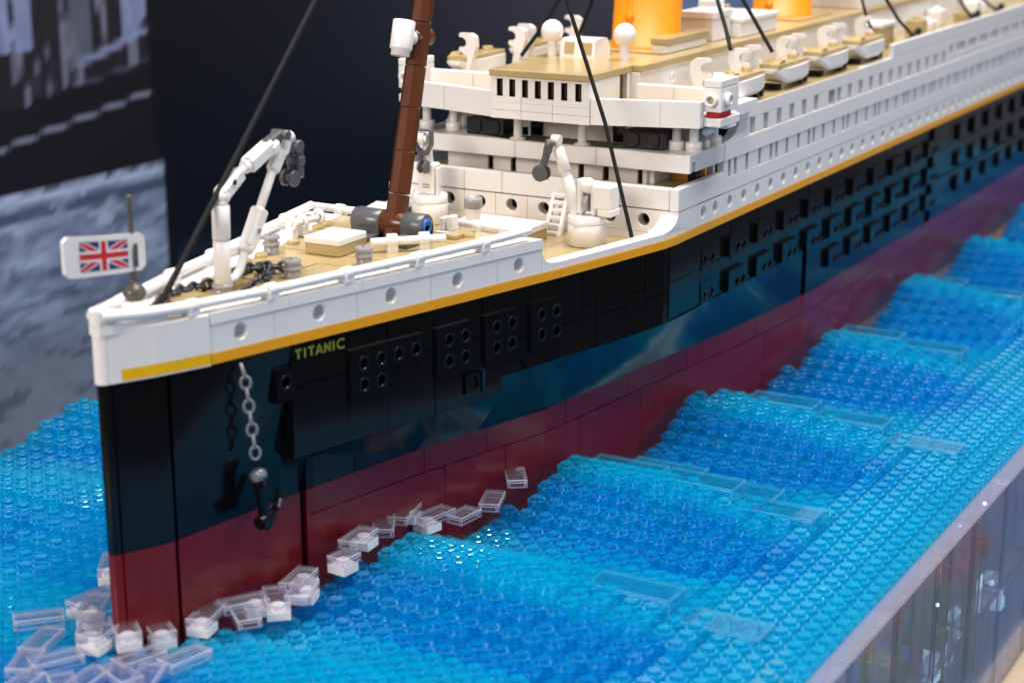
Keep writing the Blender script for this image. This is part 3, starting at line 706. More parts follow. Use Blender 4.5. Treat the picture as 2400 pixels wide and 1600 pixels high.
def post(x, y, z, h):
    mb = MB(); mb.lathe((x, y, z), [(.42, 0), (.45, .05), (.45, .42), (.40, .47), (.25, .48), (.24, h)], 18); mb.build("post", WHITE, ship)
for (x, y) in ((36.9, 2.7), (36.9, -1.3), (37.9, -6.45), (37.9, -7.45), (37.6, 6.8), (37.6, 7.6)): post(x, y, 12.98 if abs(y) < 5 else 13.38, 1.9 if abs(y) < 5 else 1.5)
post(40.4, -7.5, 13.38, 1.4); post(40.4, 7.5, 13.38, 1.4)
mb = MB(); mb.cyl((38.3, -7.9, 14.35), (39.4, -7.9, 14.35), .2); mb.box((38.8, -7.8, 13.4), (39.3, -7.4, 13.8), .05); mb.build("side_fitting", WHITE, ship)
# bridge wings
mb = MB(); mb.box((36.4, -8.5, 14.86), (44, 8.5, 15.5), .02); mb.build("bridge_deck", WHITE, ship)
mb = MB(); mb.box((36.0, -7.9, 15.5), (42.5, 7.9, 15.72), .02); mb.build("bridge_deck", TAN, ship)
def wingx(y): return 34.5 + (abs(y) - 3) / 5.6 * 1.6
for sd in (-1, 1):
    for a, b in ((3.02, 6.55), (6.57, 8.55)):
        mb = MB(); pl = [(wingx(a), sd * a, 14.88), (wingx(b), sd * b, 14.88), (wingx(b) + .5, sd * b, 14.88), (wingx(a) + .5, sd * a, 14.88)]
        if sd > 0: pl = pl[::-1]
        mb.prism(pl[::-1], (0, 0, 1.36)); mb.build("wing_parapet", WHITE, ship)
    for y in (3.9, 4.9, 5.9, 6.9, 7.8):
        mb = MB(); mb.stud(37.4 - .0, sd * y, 15.72, h=.22); mb.build("deck_stud", TAN, ship)
    for y in (3.5, 4.1):
        mb = MB(); mb.stud(36.3 + (y - 3.5), sd * y, 15.72, h=.22); mb.build("deck_stud", TAN, ship)
    for a, b in ((4.0, 6.2), (6.22, 8.2)):
        mb = MB(); mb.box((37.9, sd * a, 15.72), (38.3, sd * b, 16.72), .05); mb.build("inner_parapet", WHITE, ship)
    # wing cab with its lamp
    c_ = MB(); c_.box((36.6, sd * 8.52, 15.70), (38.9, sd * 9.5, 16.95), .04); c_.build("wing_cab", WHITE, ship)
    c_ = MB(); c_.box((36.6, sd * 8.52, 16.97), (38.9, sd * 9.5, 17.36), .04); c_.stud(37.4, sd * 9.0, 17.36, .32, .28); c_.build("wing_cab", WHITE, ship)
    c_ = MB(); c_.lathe((36.6, sd * 8.98, 16.32), [(.34, 0), (.34, .24), (.31, .27), (.20, .27), (.20, -.2)], 20, (-1, 0, 0), caps=False)
    c_.lathe((37.3, sd * 9.5, 16.32), [(.34, 0), (.34, .24), (.31, .27), (.20, .27), (.20, -.2)], 20, (0, sd, 0), caps=False); c_.build("cab_ring", WHITE, ship)
    c_ = MB(); c_.lathe((36.58, sd * 8.98, 16.32), [(.21, 0), (.21, .02)], 16, (-1, 0, 0)); c_.build("cab_socket", TAN, ship)
    c_ = MB(); c_.box((36.75, sd * 8.6, 15.38), (38.2, sd * 9.42, 15.68), .05)
    o = c_.build("side_lamp", REDT if sd < 0 else GREENM, ship); o["label"] = "clear red side lamp" if sd < 0 else "green side lamp"
    c_ = MB(); c_.box((36.6, sd * 8.3, 14.92), (39.2, sd * 9.5, 15.37), .04); c_.build("wing_plate", WHITE, ship)
    c_ = MB(); c_.box((38.9, sd * 7.7, 14.5), (40.2, sd * 8.9, 15.3), .04); c_.build("wing_plate", WHITE, ship)
# wheelhouse
HX = 34.4
wz0, wz1 = 16.05, 16.98
wc = [2.42, 1.65, .87, .09, -.70, -1.50, -2.34]
for a, b in ((-2.98, -.8), (-.78, 1.1), (1.12, 2.98)):
    mb = MB(); mb.box((HX, a, 14.86), (HX + .4, b, 15.30), .015); mb.build("house_brick", WHITE, ship)
    mb = MB(); mb.box((HX, a, 15.32), (HX + .4, b, 15.72), .015); mb.build("house_brick", WHITE, ship)
for a, b in ((-2.98, -.8), (-.78, 1.1), (1.12, 2.98)):
    mb = MB(); mb.box((HX + (.03 if b == 1.1 else 0), a, 15.73), (HX + .4, b, wz0), .015); mb.build("house_brick", WHITE, ship)
prev = -2.98
for y in wc[::-1] + [99]:
    e = y - .185 if y < 50 else 2.98
    mb = MB(); mb.box((HX, prev, wz0 + .005), (HX + .4, e, wz1), .012); mb.build("house_pier", WHITE, ship)
    if y < 50:
        fr = MB()
        for (a0, a1, c0, c1) in ((y - .185, y - .11, wz0, wz1), (y + .11, y + .185, wz0, wz1), (y - .11, y + .11, wz0, wz0 + .1), (y - .11, y + .11, wz1 - .1, wz1)):
            fr.box((HX + .02, a0, c0), (HX + .35, a1, c1), .008)
        wf = fr.build("window", BLACK, ship)
        pn = MB(); pn.box((HX + .25, y - .12, wz0 + .05), (HX + .3, y + .12, wz1 - .05), .005); pn.build("pane", INNER, wf)
    prev = y + .185
mb = MB(); mb.box((HX, -2.98, wz1 + .005), (HX + .4, 2.98, 17.10), .015); mb.build("house_brick", WHITE, ship)
for sd in (-1, 1):
    mb = MB(); mb.box((HX + .41, sd * 2.98, 15.3), (38.0, sd * 2.6, 17.1), .02); mb.build("house_wall", WHITE, ship)
    mb = MB(); mb.box((38.0, sd * 2.7, 15.7), (38.9, sd * 2.6, 16.95), .01); mb.build("doorway", INNER, ship)
    mb = MB(); mb.box((38.9, sd * 2.98, 15.3), (39.3, sd * 2.5, 17.1), .02); mb.build("house_wall", WHITE, ship)
    mb = MB(); mb.box((39.32, sd * 3.5, 15.12), (39.6, sd * 2.5, 17.1), .02); mb.build("house_wall", WHITE, ship)
    for a, b in ((39.6, 47.5), (47.52, 58), (58.02, 72), (72.02, 95), (95.02, 120)):
        mb = MB(); mb.box((a, sd * 3.5, 15.12), (b, sd * 3.2, 17.1), .02); mb.build("house_wall", WHITE, ship)
    for xx in (43.5, 52.0):
        mb = MB(); mb.lathe((xx, sd * 3.5, 16.4), [(.34, 0), (.34, .12), (.2, .14), (.2, .02)], 18, (0, sd, 0)); mb.build("porthole", WHITE, ship)
    for xx in range(10):
        mb = MB(); mb.stud(41.2 + xx * 3.1, sd * 4.3, 15.12); mb.build("deck_stud", TAN, ship)
# roof plates
for (x0, x1, yy) in ((34.28, 39.35, 3.05), (39.37, 47.5, 3.65), (47.52, 58, 3.65), (58.02, 74, 3.65), (74.02, 95, 3.65), (95.02, 120, 3.65)):
    mb = MB(); mb.box((x0, -yy, 17.11), (x1, yy, 17.5), .05); mb.build("roof_plate", TAN, ship)
# plank lines on the bridge roof
for i in range(7):
    mb = MB(); mb.box((35.3, 2.3 - i * .32, 17.5), (39.9, 2.52 - i * .32, 17.512), .003)
    if i < 5: mb.build("roof_strip", TAN, ship)

# ------------------------------------------------------------------ lettering on the bow
mb = MB(True)
def LP(u, v, w=.0): 
    x = 8.42 + u * 2.80; return (x, -(yu(x) + .018 + w), 8.30 + v * .42)
def stroke(pts, wd=.10):
    for (a, b) in zip(pts, pts[1:]):
        ax, ay = a[0] * 2.8, a[1] * .42; bx, by = b[0] * 2.8, b[1] * .42; L = math.hypot(bx - ax, by - ay) or 1; nx_, ny_ = -(by - ay) / L * wd / 2, (bx - ax) / L * wd / 2
        q = [(ax + nx_, ay + ny_), (bx + nx_, by + ny_), (bx - nx_, by - ny_), (ax - nx_, ay - ny_)]
        mb.add([LP(u / 2.8, v / .42) for u, v in q], [[0, 1, 2, 3]])
L0 = [0.0, .155, .255, .405, .575, .745, .83]
stroke([(0, .92), (.12, .92)]); stroke([(.06, .95), (.06, 0)])
stroke([(.185, 1.0), (.185, 0)])
stroke([(.25, .92), (.37, .92)]); stroke([(.31, .95), (.31, 0)])
stroke([(.40, 0), (.463, 1.0)]); stroke([(.463, 1.0), (.526, 0)]); stroke([(.42, .28), (.506, .28)], .08)
stroke([(.575, 0), (.575, 1.0)]); stroke([(.575, .97), (.672, .03)]); stroke([(.672, 0), (.672, 1.0)])
stroke([(.745, 1.0), (.745, 0)])
stroke([(.905 + .085 * math.cos(t), .5 + .46 * math.sin(t)) for t in [math.radians(50 + 260 * i / 12) for i in range(13)]])
mb.build("lettering", OLIVE, ship)

# ------------------------------------------------------------------ flag at the stem
fg = thing("bow_flag", "small union flag on a dark pole at the very tip of the bow", "flag", loc=(2.1, 0, 12.3))
W0 = Vector((2.1, 0, 12.3))
mb = MB(); mb.lathe((0, 0, 0), [(.1, -.05), (.33, .02), (.44, .16), (.47, .3), (.42, .44), (.27, .58), (.15, .68), (.11, .8)], 22); mb.build("dome", GUN, fg)
mb = MB(); mb.lathe((0, 0, -1.1), [(.46, 0), (.5, .05), (.5, 1.02), (.42, 1.1)], 20); mb.build("socket", WHITE, fg)
mb = MB(); mb.lathe((0, 0, .8), [(.15, 0), (.15, .15), (.12, .3), (.11, 2.2), (.085, 3.15), (.11, 3.2), (.11, 3.27), (.05, 3.3)], 14); mb.build("pole", GUN, fg)
FU, FV = 4.45, 1.45
def fpos(u, v, w=0):           # u: 0 at the free end .. 1 at the pole side
    x = -3.85 + u * FU; zz = 1.1 + v * (FV + .12 * (1 - u)) + .55 * (1 - u) ** 1.3 * .95
    yb = -.12 + .10 * math.sin(u * 2.6)
    return (x, yb + w, zz)
mb = MB(); N = 18; rc = .10
def fshape(u): 
    k = min(u * FU, (1 - u) * FU) / .3
    return 0 if k >= 1 else .12 * (1 - math.sqrt(max(0, 1 - (1 - k) ** 2)))
rings = []
for i in range(N + 1):
    u = i / N; e = fshape(u)
    rings.append([fpos(u, e, -.07), fpos(u, 1 - e, -.07), fpos(u, 1 - e, .07), fpos(u, e, .07)])
mb.loft(rings, 0, True, False)
cloth = mb.build("flag_plate", WHITE, fg)
def fq(mbx, pts, w):
    mbx.add([fpos(.19 + .60 * a, .13 + .74 * b, w) for a, b in pts], [list(range(len(pts)))])
def fpoly(mbx, pts, w, n=1):
    fq(mbx, pts, w)
def strip(mbx, a, b, wd, w, n=6):
    ax, ay = a[0] * 1.85, a[1]; bx, by = b[0] * 1.85, b[1]; L = math.hypot(bx - ax, by - ay); nx_, ny_ = -(by - ay) / L * wd / 2, (bx - ax) / L * wd / 2
    for i in range(n):
        t0, t1 = i / n, (i + 1) / n
        q = []
        for t, sg in ((t0, 1), (t1, 1), (t1, -1), (t0, -1)):
            x = ax + (bx - ax) * t + nx_ * sg; y = ay + (by - ay) * t + ny_ * sg
            q.append((min(1, max(0, x / 1.85)), min(1, max(0, y))))
        fq(mbx, q, w)
for side in (-1, 1):
    mb = MB()
    for i in range(8): fq(mb, [(i / 8, 0), ((i + 1) / 8, 0), ((i + 1) / 8, 1), (i / 8, 1)], side * .074)
    mb.build("flag_print", PNAVY, cloth)
    mb = MB(); strip(mb, (0, 0), (1, 1), .24, side * .078); strip(mb, (0, 1), (1, 0), .24, side * .0785); mb.build("flag_print", PWHITE, cloth)
    mb = MB(); strip(mb, (0, 0), (1, 1), .16, side * .081); strip(mb, (0, 1), (1, 0), .16, side * .0815); mb.build("flag_print", PRED, cloth)
    mb = MB(); strip(mb, (.5, 0), (.5, 1), .34, side * .084); strip(mb, (0, .5), (1, .5), .36, side * .0845, 8); mb.build("flag_print", PWHITE, cloth)
    mb = MB(); strip(mb, (.5, 0), (.5, 1), .2, side * .088); strip(mb, (0, .5), (1, .5), .2, side * .0885, 8); mb.build("flag_print", PRED, cloth)
mb = MB(); mb.box((-.12, -.215, 1.30), (.1, -.195, 2.22), .01); mb.build("pole_slot", GUN, cloth)

# ------------------------------------------------------------------ foremast
ms = thing("foremast", "tall raked brown foremast of octagonal bricks with a white lookout", "mast", loc=(20.2, 0, 11.2))
O = Vector((20.2, 0, 11.2)); AX = (Vector((23.24, 0, 22.1)) - Vector((20.25, 0, 11.25))).normalized()
sx_ = Vector((0, 1, 0)); sy_ = AX.cross(sx_)
def oct_seg(mb, t0, t1, r0, r1):
    for (ta, tb, ra, rb) in ((t0, t0 + .05, r0 - .05, r0), (t0 + .05, t1 - .04, r0, r1), (t1 - .04, t1, r1, r1 - .05)):
        R = [[AX * t + (sx_ * math.cos(math.pi / 8 + k * math.pi / 4) + sy_ * math.sin(math.pi / 8 + k * math.pi / 4)) * r for k in range(8)] for t, r in ((ta, ra), (tb, rb))]
        mb.loft(R, 0, True, False)
ts = [0.0, 2.12, 4.14, 6.2, 8.18, 10.22, 12.3, 14.5, 20]
for i in range(len(ts) - 1):
    mb = MB(); oct_seg(mb, ts[i] + .015, ts[i + 1] - .015, .53 - .004 * i, .52 - .004 * i); mb.build("mast_brick", BROWN, ms)
mb = MB(); hub = AX * .75; mb.cyl(hub + Vector((0, -.95, 0)), hub + Vector((0, .95, 0)), .56, n=22); mb.build("hub", BROWN, ms)
for sd in (-1, 1):
    mb = MB(); y0, y1 = (sd * .62, sd * 1.75) if sd < 0 else (.62, 2.2)
    mb.cyl(hub + Vector((0, y0, 0)), hub + Vector((0, y1, 0)), .60, n=24)
    mb.box((hub.x - .55, y0, -.1), (hub.x + .6, y1, hub.z), .03)
    mb.box((hub.x - 1.75, y0, -.02), (hub.x + .5, y1, .24), .03); mb.stud(hub.x - 1.15, (y0 + y1) / 2, .24, .32, .22); mb.build("hinge_block", DGREY, ms)
mb = MB(); pc = hub + Vector((0, -1.75, 0)); mb.lathe(pc, [(.40, .08), (.40, -.012), (.35, -.03), (.22, -.03), (.20, .25)], 20, (0, 1, 0), caps=False)
mb.torus(pc + Vector((0, -.03, 0)), .31, .06, (1, 0, 0), (0, 0, 1), n=18, k=6); mb.box((pc.x - .24, pc.y, pc.z - .05), (pc.x + .24, pc.y + .1, pc.z + .05), .01); mb.box((pc.x - .05, pc.y, pc.z - .24), (pc.x + .05, pc.y + .1, pc.z + .24), .01); mb.build("axle_pin", BLUE, ms)
# lookout
lk = AX * 9.55
nest = lk + Vector((-1.25, .15, .0))
mb = MB(); mb.lathe(nest - AX * .78, [(.40, 0), (.45, .03), (.45, .28), (.52, .31), (.53, .38), (.53, 1.62), (.50, 1.66), (.43, 1.66), (.43, .5)], 24, AX, caps=False); mb.lathe(nest - AX * .5, [(.42, 0), (.42, .04)], 20, AX); mb.build("lookout", WHITE, ms)
mb = MB(); mb.cyl(lk + Vector((-.75, .1, 0)), lk + Vector((-.38, .05, 0)), .34, n=18); mb.build("lookout_stub", WHITE, ms)
mb = MB(); mb.cyl(lk + Vector((-.5, .05, -.05)), lk + Vector((.75, -.05, -.05)), .42, n=20); mb.torus(lk + Vector((.72, -.05, -.05)), .3, .09, (0, 1, 0), (0, 0, 1), n=16, k=6); mb.build("lookout_joint", BROWN, ms)

# ------------------------------------------------------------------ bow crane
cr = thing("bow_crane", "tall white jointed crane with grey hook standing nearest the bow", "crane", "white deck cranes", loc=(7.45, 0, 11.35))
B0 = Vector((7.45, 0, 11.35))
def at(x, z, y=0): return Vector((x, y, z)) - B0
mb = MB(); mb.lathe((0, 0, -.05), [(.36, 0), (.45, .05), (.47, .18), (.40, .25), (.40, .29), (.45, .34), (.45, .44), (.36, .5)], 22); mb.build("base_ring", LGREY, cr)
mb = MB(); mb.cyl(at(7.45, 11.8), at(7.5, 13.6), .355, n=22); mb.build("post", WHITE, cr)
mb = MB(); mb.cyl(at(7.5, 13.63), at(7.55, 15.05), .37, n=22); mb.cyl(at(7.55, 15.05), at(7.57, 15.2), .29, n=18); mb.build("post", WHITE, cr)
mb = MB(); mb.sphere(at(7.65, 15.40), .36); mb.build("elbow", WHITE, cr)
def beam(mb, a, b, wy_, hz, bev=.06, mat=0):
    a = Vector(a); b = Vector(b); d = (b - a); L = d.length; d.normalize(); y = Vector((0, 1, 0)); z = d.cross(y).normalized(); y = z.cross(d)
    mb.X = Matrix.Translation(a) @ Matrix((d, y, z)).transposed().to_4x4(); mb.box((0, -wy_ / 2, -hz / 2), (L, wy_ / 2, hz / 2), bev, mat); mb.X = None
mb = MB(); beam(mb, at(7.55, 15.40), at(8.85, 16.2), .62, .62, .1); mb.lathe(at(8.15, 15.9, -.31), [(.2, 0), (.2, -.012), (.13, -.012), (.12, .12)], 16, (0, 1, 0)); mb.build("boom", WHITE, cr)
mb = MB(); mb.cyl(at(8.8, 16.18), at(9.4, 16.38), .21, n=14); mb.sphere(at(9.3, 16.36), .29); mb.build("boom_joint", WHITE, cr)
mb = MB(); beam(mb, at(9.35, 16.36), at(11.0, 17.0), .64, .68, .12); beam(mb, at(10.7, 16.75), at(11.35, 17.05), .74, .56, .14); mb.build("boom", WHITE, cr)
mb = MB(); beam(mb, at(10.6, 17.05), at(11.75, 17.42), .42, .42, .1); mb.cyl(at(11.75, 17.35, -.42), at(11.75, 17.35, .42), .22); mb.build("clip", DGREY, cr)
mb = MB(); beam(mb, at(12.3, 17.22), at(11.85, 16.45), .42, .42, .14); mb.sphere(at(12.28, 17.15), .3); mb.build("strut_head", WHITE, cr)
mb = MB(); beam(mb, at(11.75, 16.75), at(11.05, 15.85), .48, .6, .12); mb.build("strut_head", WHITE, cr)
mb = MB(); mb.cyl(at(11.15, 16.0), at(9.95, 14.2), .19, n=16); mb.build("strut", WHITE, cr)
mb = MB(); beam(mb, at(10.15, 14.45), at(9.15, 12.95), .62, .64, .1); mb.lathe(at(9.62, 13.6, -.31), [(.2, 0), (.2, -.012), (.13, -.012), (.12, .12)], 16, (0, 1, 0)); mb.sphere(at(9.15, 12.95), .33); mb.build("strut_block", WHITE, cr)
mb = MB(); mb.tube([at(9.1, 12.95), at(8.85, 12.55), at(8.6, 12.1), at(8.2, 11.85), at(7.6, 11.85)], .19, 12); mb.build("strut_foot", WHITE, cr)
mb = MB(); beam(mb, at(8.2, 12.9, .35), at(9.1, 12.9, .35), .3, .5, .1); mb.build("strut_clip", WHITE, cr)
mb = MB()
for yy in (-.25, .25): beam(mb, at(12.72, 16.75, yy), at(12.72, 15.35, yy), .17, .4, .07)
mb.cyl(at(12.55, 16.75, -.45), at(12.55, 16.75, .4), .28); mb.box(at(12.5, 15.9, -.4), at(12.95, 16.3, .4), .06); mb.build("hook_frame", DGREY, cr)
mb = MB()
for yy in (-.32, .16): mb.cyl(at(12.3, 15.4, yy), at(12.3, 15.4, yy + .17), .36, n=20)
mb.cyl(at(12.3, 15.4, -.3), at(12.3, 15.4, .3), .18); mb.build("pulley", DGREY, cr)

# ------------------------------------------------------------------ two round-based deck cranes in the well deck
def deck_crane(name, label, loc, rz, boom_dir):
    t = thing(name, label, "crane", "white deck cranes", loc=loc, rz=rz)
    mb = MB(); mb.lathe((0, 0, 0), [(.95, 0), (1.0, .04), (1.0, 1.12), (.97, 1.15)], 28); mb.box((-.95, -.32, -.0), (-.7, .0, .22), .02, 1); mb.build("drum", [WHITE, BLACK], t)
    mb = MB(); mb.lathe((0, 0, 1.17), [(1.0, 0), (1.0, .36), (.96, .4)], 28); mb.box((-1.02, -.25, 1.1), (-.8, .25, 1.32), .03); mb.build("turntable", WHITE, t)
    mb = MB(); mb.box((-.25, .15, 1.57), (.35, .5, 3.45), .12); mb.build("cheek", WHITE, t)
    mb = MB(); mb.box((-.25, -.62, 1.57), (.35, -.28, 3.35), .12); mb.build("cheek", WHITE, t)
    mb = MB(); mb.sphere((.0, -.06, 3.1), .42); mb.build("ball_joint", WHITE, t)
    mb = MB(); mb.cyl((0, -.2, 2.2), (0, .1, 2.2), .46); mb.build("winch_wheel", LGREY, t)
    mb = MB(); mb.box((-.35, -1.55, 1.95), (.65, -.45, 3.2), .08); mb.box((-.36, -1.6, 1.6), (.66, -.75, 1.98), .06); mb.build("cab", WHITE, t)
    d = Vector(boom_dir)
    mb = MB(); mb.cyl((0, .62, 1.6), Vector((0, .62, 1.6)) + d * 2.0, .36, .30, n=18); mb.build("boom", WHITE, t)
    mb = MB(); mb.cyl(Vector((0, .62, 1.6)) + d * 1.95, Vector((0, .62, 1.6)) + d * 2.35, .24, n=16); mb.build("boom_joint", WHITE, t)
    mb = MB(); mb.cyl(Vector((0, .62, 1.6)) + d * 2.3, Vector((0, .62, 1.6)) + d * 3.5, .34, .27, n=18); mb.build("boom", WHITE, t)
    tip = Vector((0, .62, 1.6)) + d * 3.95
    mb = MB(); beam(mb, Vector((0, .62, 1.6)) + d * 3.4, tip, .3, .4, .08); mb.cyl(tip + Vector((0, -.25, 0)), tip + Vector((0, .25, 0)), .26, n=16); mb.build("boom_tip", WHITE, t)
    lo = tip + Vector((-.1, .75, -1.75))
    mb = MB(); q = tip + Vector((-.32, .1, -.1))
    mb.cyl(q + Vector((-.1, .02, .1)), q + Vector((-.1, .2, -.5)), .24, n=14); mb.cyl(q + Vector((-.1, .15, -.3)), lo + Vector((-.1, 0, 0)), .2, n=12); mb.build("hook_frame", DGREY, t)
    mb = MB()
    for k in (-.28, .08): mb.cyl(lo + Vector((k - .1, 0, 0)), lo + Vector((k + .06, 0, 0)), .44, n=22)
    mb.cyl(lo + Vector((-.3, 0, 0)), lo + Vector((.2, 0, 0)), .22); mb.build("pulley", DGREY, t)
    return t
deck_crane("deck_crane", "white deck crane on a round base, left of the lone hanging stay", (32.4, -3.95, 9.0), 0.0, Vector((-.10, .25, .96)).normalized())
fc_ = thing("deck_crane", "white deck crane half hidden behind the foot of the brown mast", "crane", "white deck cranes", loc=(33.2, 6.2, 9.0))
mb = MB(); mb.lathe((0, 0, 0), [(.95, 0), (1.0, .04), (1.0, 1.12), (.97, 1.15)], 28); mb.build("drum", WHITE, fc_)
mb = MB(); mb.lathe((0, 0, 1.17), [(1.0, 0), (1.0, .36), (.96, .4)], 28); mb.box((-1.02, -.3, 1.1), (-.8, .2, 1.3), .03); mb.build("turntable", WHITE, fc_)
mb = MB(); mb.box((-.35, -.5, 1.57), (.4, .5, 3.3), .08); mb.box((-.38, -.25, 1.95), (-.34, .25, 2.02), .01, 1); mb.box((-.38, -.25, 2.1), (-.34, .25, 2.17), .01, 1); mb.build("cab", [WHITE, TAN], fc_)
mb = MB(); mb.box((-.3, -.72, 1.57), (.0, -.56, 3.1), .04); mb.cyl((0, 0, 3.1), (-.35, -.05, 5.0), .26, n=14); mb.build("boom", WHITE, fc_)
mb = MB(); cz = 5.1
for yy in (-.52, .52): mb.box((-.75, yy - .09, cz - .75), (-.4, yy + .09, cz + .05), .05)
mb.box((-.75, -.6, cz), (-.4, .6, cz + .14), .05)
for sd in (-1, 1): mb.prism([(-.75, sd * .6, cz - .7), (-.75, sd * .45, cz - .7), (-.75, sd * .12, cz - 1.15), (-.75, sd * .3, cz - 1.2)], (.35, 0, 0))
mb.box((-.72, -.32, cz - 1.3), (-.43, .32, cz - 1.05), .05); mb.box((-.7, .06, cz - 1.95), (-.45, .26, cz - 1.1), .05); mb.build("hook_frame", DGREY, fc_)
mb = MB(); mb.cyl((-.58, -.12, cz - .4), (-.58, .2, cz - .4), .34, n=18); mb.cyl((-.58, -.28, cz - .4), (-.58, .3, cz - .4), .2); mb.build("roller", WHITE, fc_)
mb = MB()
for k in (-.25, .1): mb.cyl((-.58, k, cz - 1.95), (-.58, k + .14, cz - 1.95), .36, n=20)
mb.cyl((-.58, -.2, cz - 1.95), (-.58, .2, cz - 1.95), .16); mb.build("pulley", DGREY, fc_)

# ------------------------------------------------------------------ small deck fittings
def bollard(label, loc):
    t = thing("mooring_bollard", label, "bollard", "grey mooring bollards on the foredeck", loc=loc)
    mb = MB(); mb.lathe((0, 0, 0), [(.35, 0), (.35, .36), (.32, .38)], 22); mb.build("foot", LGREY, t)
    mb = MB(); mb.lathe((0, 0, .38), [(.32, 0), (.40, .04), (.41, .12), (.36, .17), (.30, .20), (.30, .25), (.38, .30), (.41, .35), (.41, .44), (.38, .48)], 22)
    for (a, b) in ((-.13, -.07), (.04, .1)): mb.box((a, b, .85), (a + .12, b + .06, .88), .005, 1)
    mb.build("drum", [LGREY, DGREY], t)
    return t
BOLL = [((14.7, 3.0, 11.25), "grey ribbed bollard just behind the chains, left of the white-topped hatch"), ((11.2, -.75, 11.28), "grey ribbed bollard with dark chains lying against it"), ((14.9, -1.95, 11.22), "grey ribbed bollard right of the white-topped hatch, close to the rail")]
for loc, lb in BOLL: bollard(lb, loc)
ht = thing("hatch", "square tan hatch with white lid on the foredeck", "hatch", "deck hatches", loc=(16.0, .9, 11.25))
mb = MB(); mb.box((-.45, -1.05, 0), (1.75, .85, .48), .03); mb.build("coaming", TAN, ht)
mb = MB(); mb.box((-.47, -1.07, .49), (1.77, .87, .82), .05); mb.build("lid", WHITE, ht)
h2 = thing("hatch", "wide white hatch on a tan base in the lower deck", "hatch", "deck hatches", loc=(31.0, .6, 9.0))
mb = MB(); mb.box((-.8, -2.1, 0), (1.6, 2.3, .55), .03); mb.build("coaming", TAN, h2)
mb = MB(); mb.box((-.85, -2.15, .56), (1.65, 2.35, .93), .05); mb.build("lid", WHITE, h2)
vt = thing("ventilator", "short white ventilator pipe with grey ring top", "ventilator", loc=(29.6, 1.25, 9.3))
mb = MB(); mb.lathe((0, 0, 0), [(.40, 0), (.40, 1.6)], 22); mb.build("pipe", WHITE, vt)
mb = MB(); mb.lathe((0, 0, 1.6), [(.42, 0), (.49, .03), (.49, .52), (.46, .56), (.38, .56), (.36, .1)], 24, caps=False); mb.lathe((0, 0, 1.75), [(.37, 0), (.37, .01)], 20, mat=0); mb.build("ring", LGREY, vt)
def winch(label, loc, rz, cliponly=False):
    t = thing("deck_winch", label, "winch", "white deck winches", loc=loc, rz=rz)
    L = 1.75
    mb = MB(); mb.cyl((-L, 0, .55), (L, 0, .55), .20, n=14); mb.build("bar", WHITE, t)
    for k in (-.75, .75):
        mb = MB(); mb.box((k - .24, -.25, .0), (k + .24, .25, .55), .05); mb.cyl((k - .24, 0, .58), (k + .24, 0, .58), .33, n=16); mb.build("clip", WHITE, t)
    return t
winch("white bar winch lying in front of the brown mast foot, beside the near rail", (18.4, -2.0, 11.15), -.78)
w2 = thing("deck_winch", "short white clip winch behind the white-topped hatch", "winch", "white deck winches", loc=(18.5, 4.05, 11.2), rz=-.1)
for k in (-.75, .05):
    mb = MB(); mb.box((k - .2, -.25, .0), (k + .2, .25, .6), .05); mb.torus((k, 0, .72), .26, .12, (0, 1, 0), (0, 0, 1), n=16, k=8); mb.build("clip", WHITE, w2)
mb = MB(); mb.cyl((-.9, 0, .72), (1.3, 0, .72), .16, n=12); mb.build("bar", WHITE, w2)
mb = MB(); mb.torus((1.2, 0, .78), .3, .1, (0, 1, 0), (0, 0, 1), n=16, k=8); mb.build("clip", WHITE, w2)
bx_ = thing("deck_fitting", "small white slotted box right behind the mast foot", "fitting", loc=(22.9, -1.2, 11.1))
mb = MB(); mb.box((-.3, -.5, 0), (.55, .4, .12), .03); mb.box((-.05, -.45, .12), (.5, -.1, .85), .04); mb.box((-.05, .0, .12), (.5, .3, .75), .04); mb.box((.2, -.1, .12), (.5, .0, .5), .02); mb.build("box", WHITE, bx_)
ld = thing("ladder", "small white ladder leaning against the cream bulkhead", "ladder", loc=(33.35, -1.35, 9.0))
mb = MB()
for k in (-.5, .30): mb.prism([(0, k, 0), (0, k + .2, 0), (1.0, k + .2, 2.1), (1.0, k, 2.1)], (.26, 0, 0))
mb.build("rail", WHITE, ld)
for i in range(6):
    mb = MB(); tt = i / 5; mb.box((tt * .9 - .02, -.32, tt * 1.9), (tt * .9 + .26, .32, tt * 1.9 + .2), .03); mb.build("tread", WHITE, ld)

# ------------------------------------------------------------------ chains and anchor
def chain(name, label, pts, link, mat, cat="chain", group=None, step=.44, R=.2, r=.085):
    t = thing(name, label, cat, group)
    P_ = [Vector(p) for p in pts]; d = [0]
    for a, b in zip(P_, P_[1:]): d.append(d[-1] + (b - a).length)
    def pos(s_):
        for i in range(len(P_) - 1):
            if s_ <= d[i + 1]: return P_[i].lerp(P_[i + 1], (s_ - d[i]) / max(1e-6, d[i + 1] - d[i]))
        return P_[-1]
    n = int(d[-1] / step)
    for i in range(n):
        c = pos((i + .5) * step); tan = (pos((i + 1) * step) - pos(i * step)).normalized()
        a = tan.orthogonal() if abs(tan.z) > .9 else Vector((0, 0, 1)).cross(tan); a.normalize(); b = tan.cross(a)
        q = (a, b)[i % 2]; 
        mb = MB(); mb.torus(c, R, r, tan, q, 1.45, 14, 7); mb.build("link", mat, t)
    return t
chain("deck_chain", "dark chain looping along the bow to the ribbed bollard", [(3.6, .3, 11.45), (4.0, .5, 11.75), (4.8, .75, 11.8), (6.0, .95, 11.7), (7.2, 1.0, 11.6), (8.4, .8, 11.6), (9.4, .9, 11.7), (10.3, .8, 11.75), (11.0, .5, 11.7), (11.9, .0, 11.6), (12.6, -.5, 11.5)], None, CHAINM, group="dark deck chains")
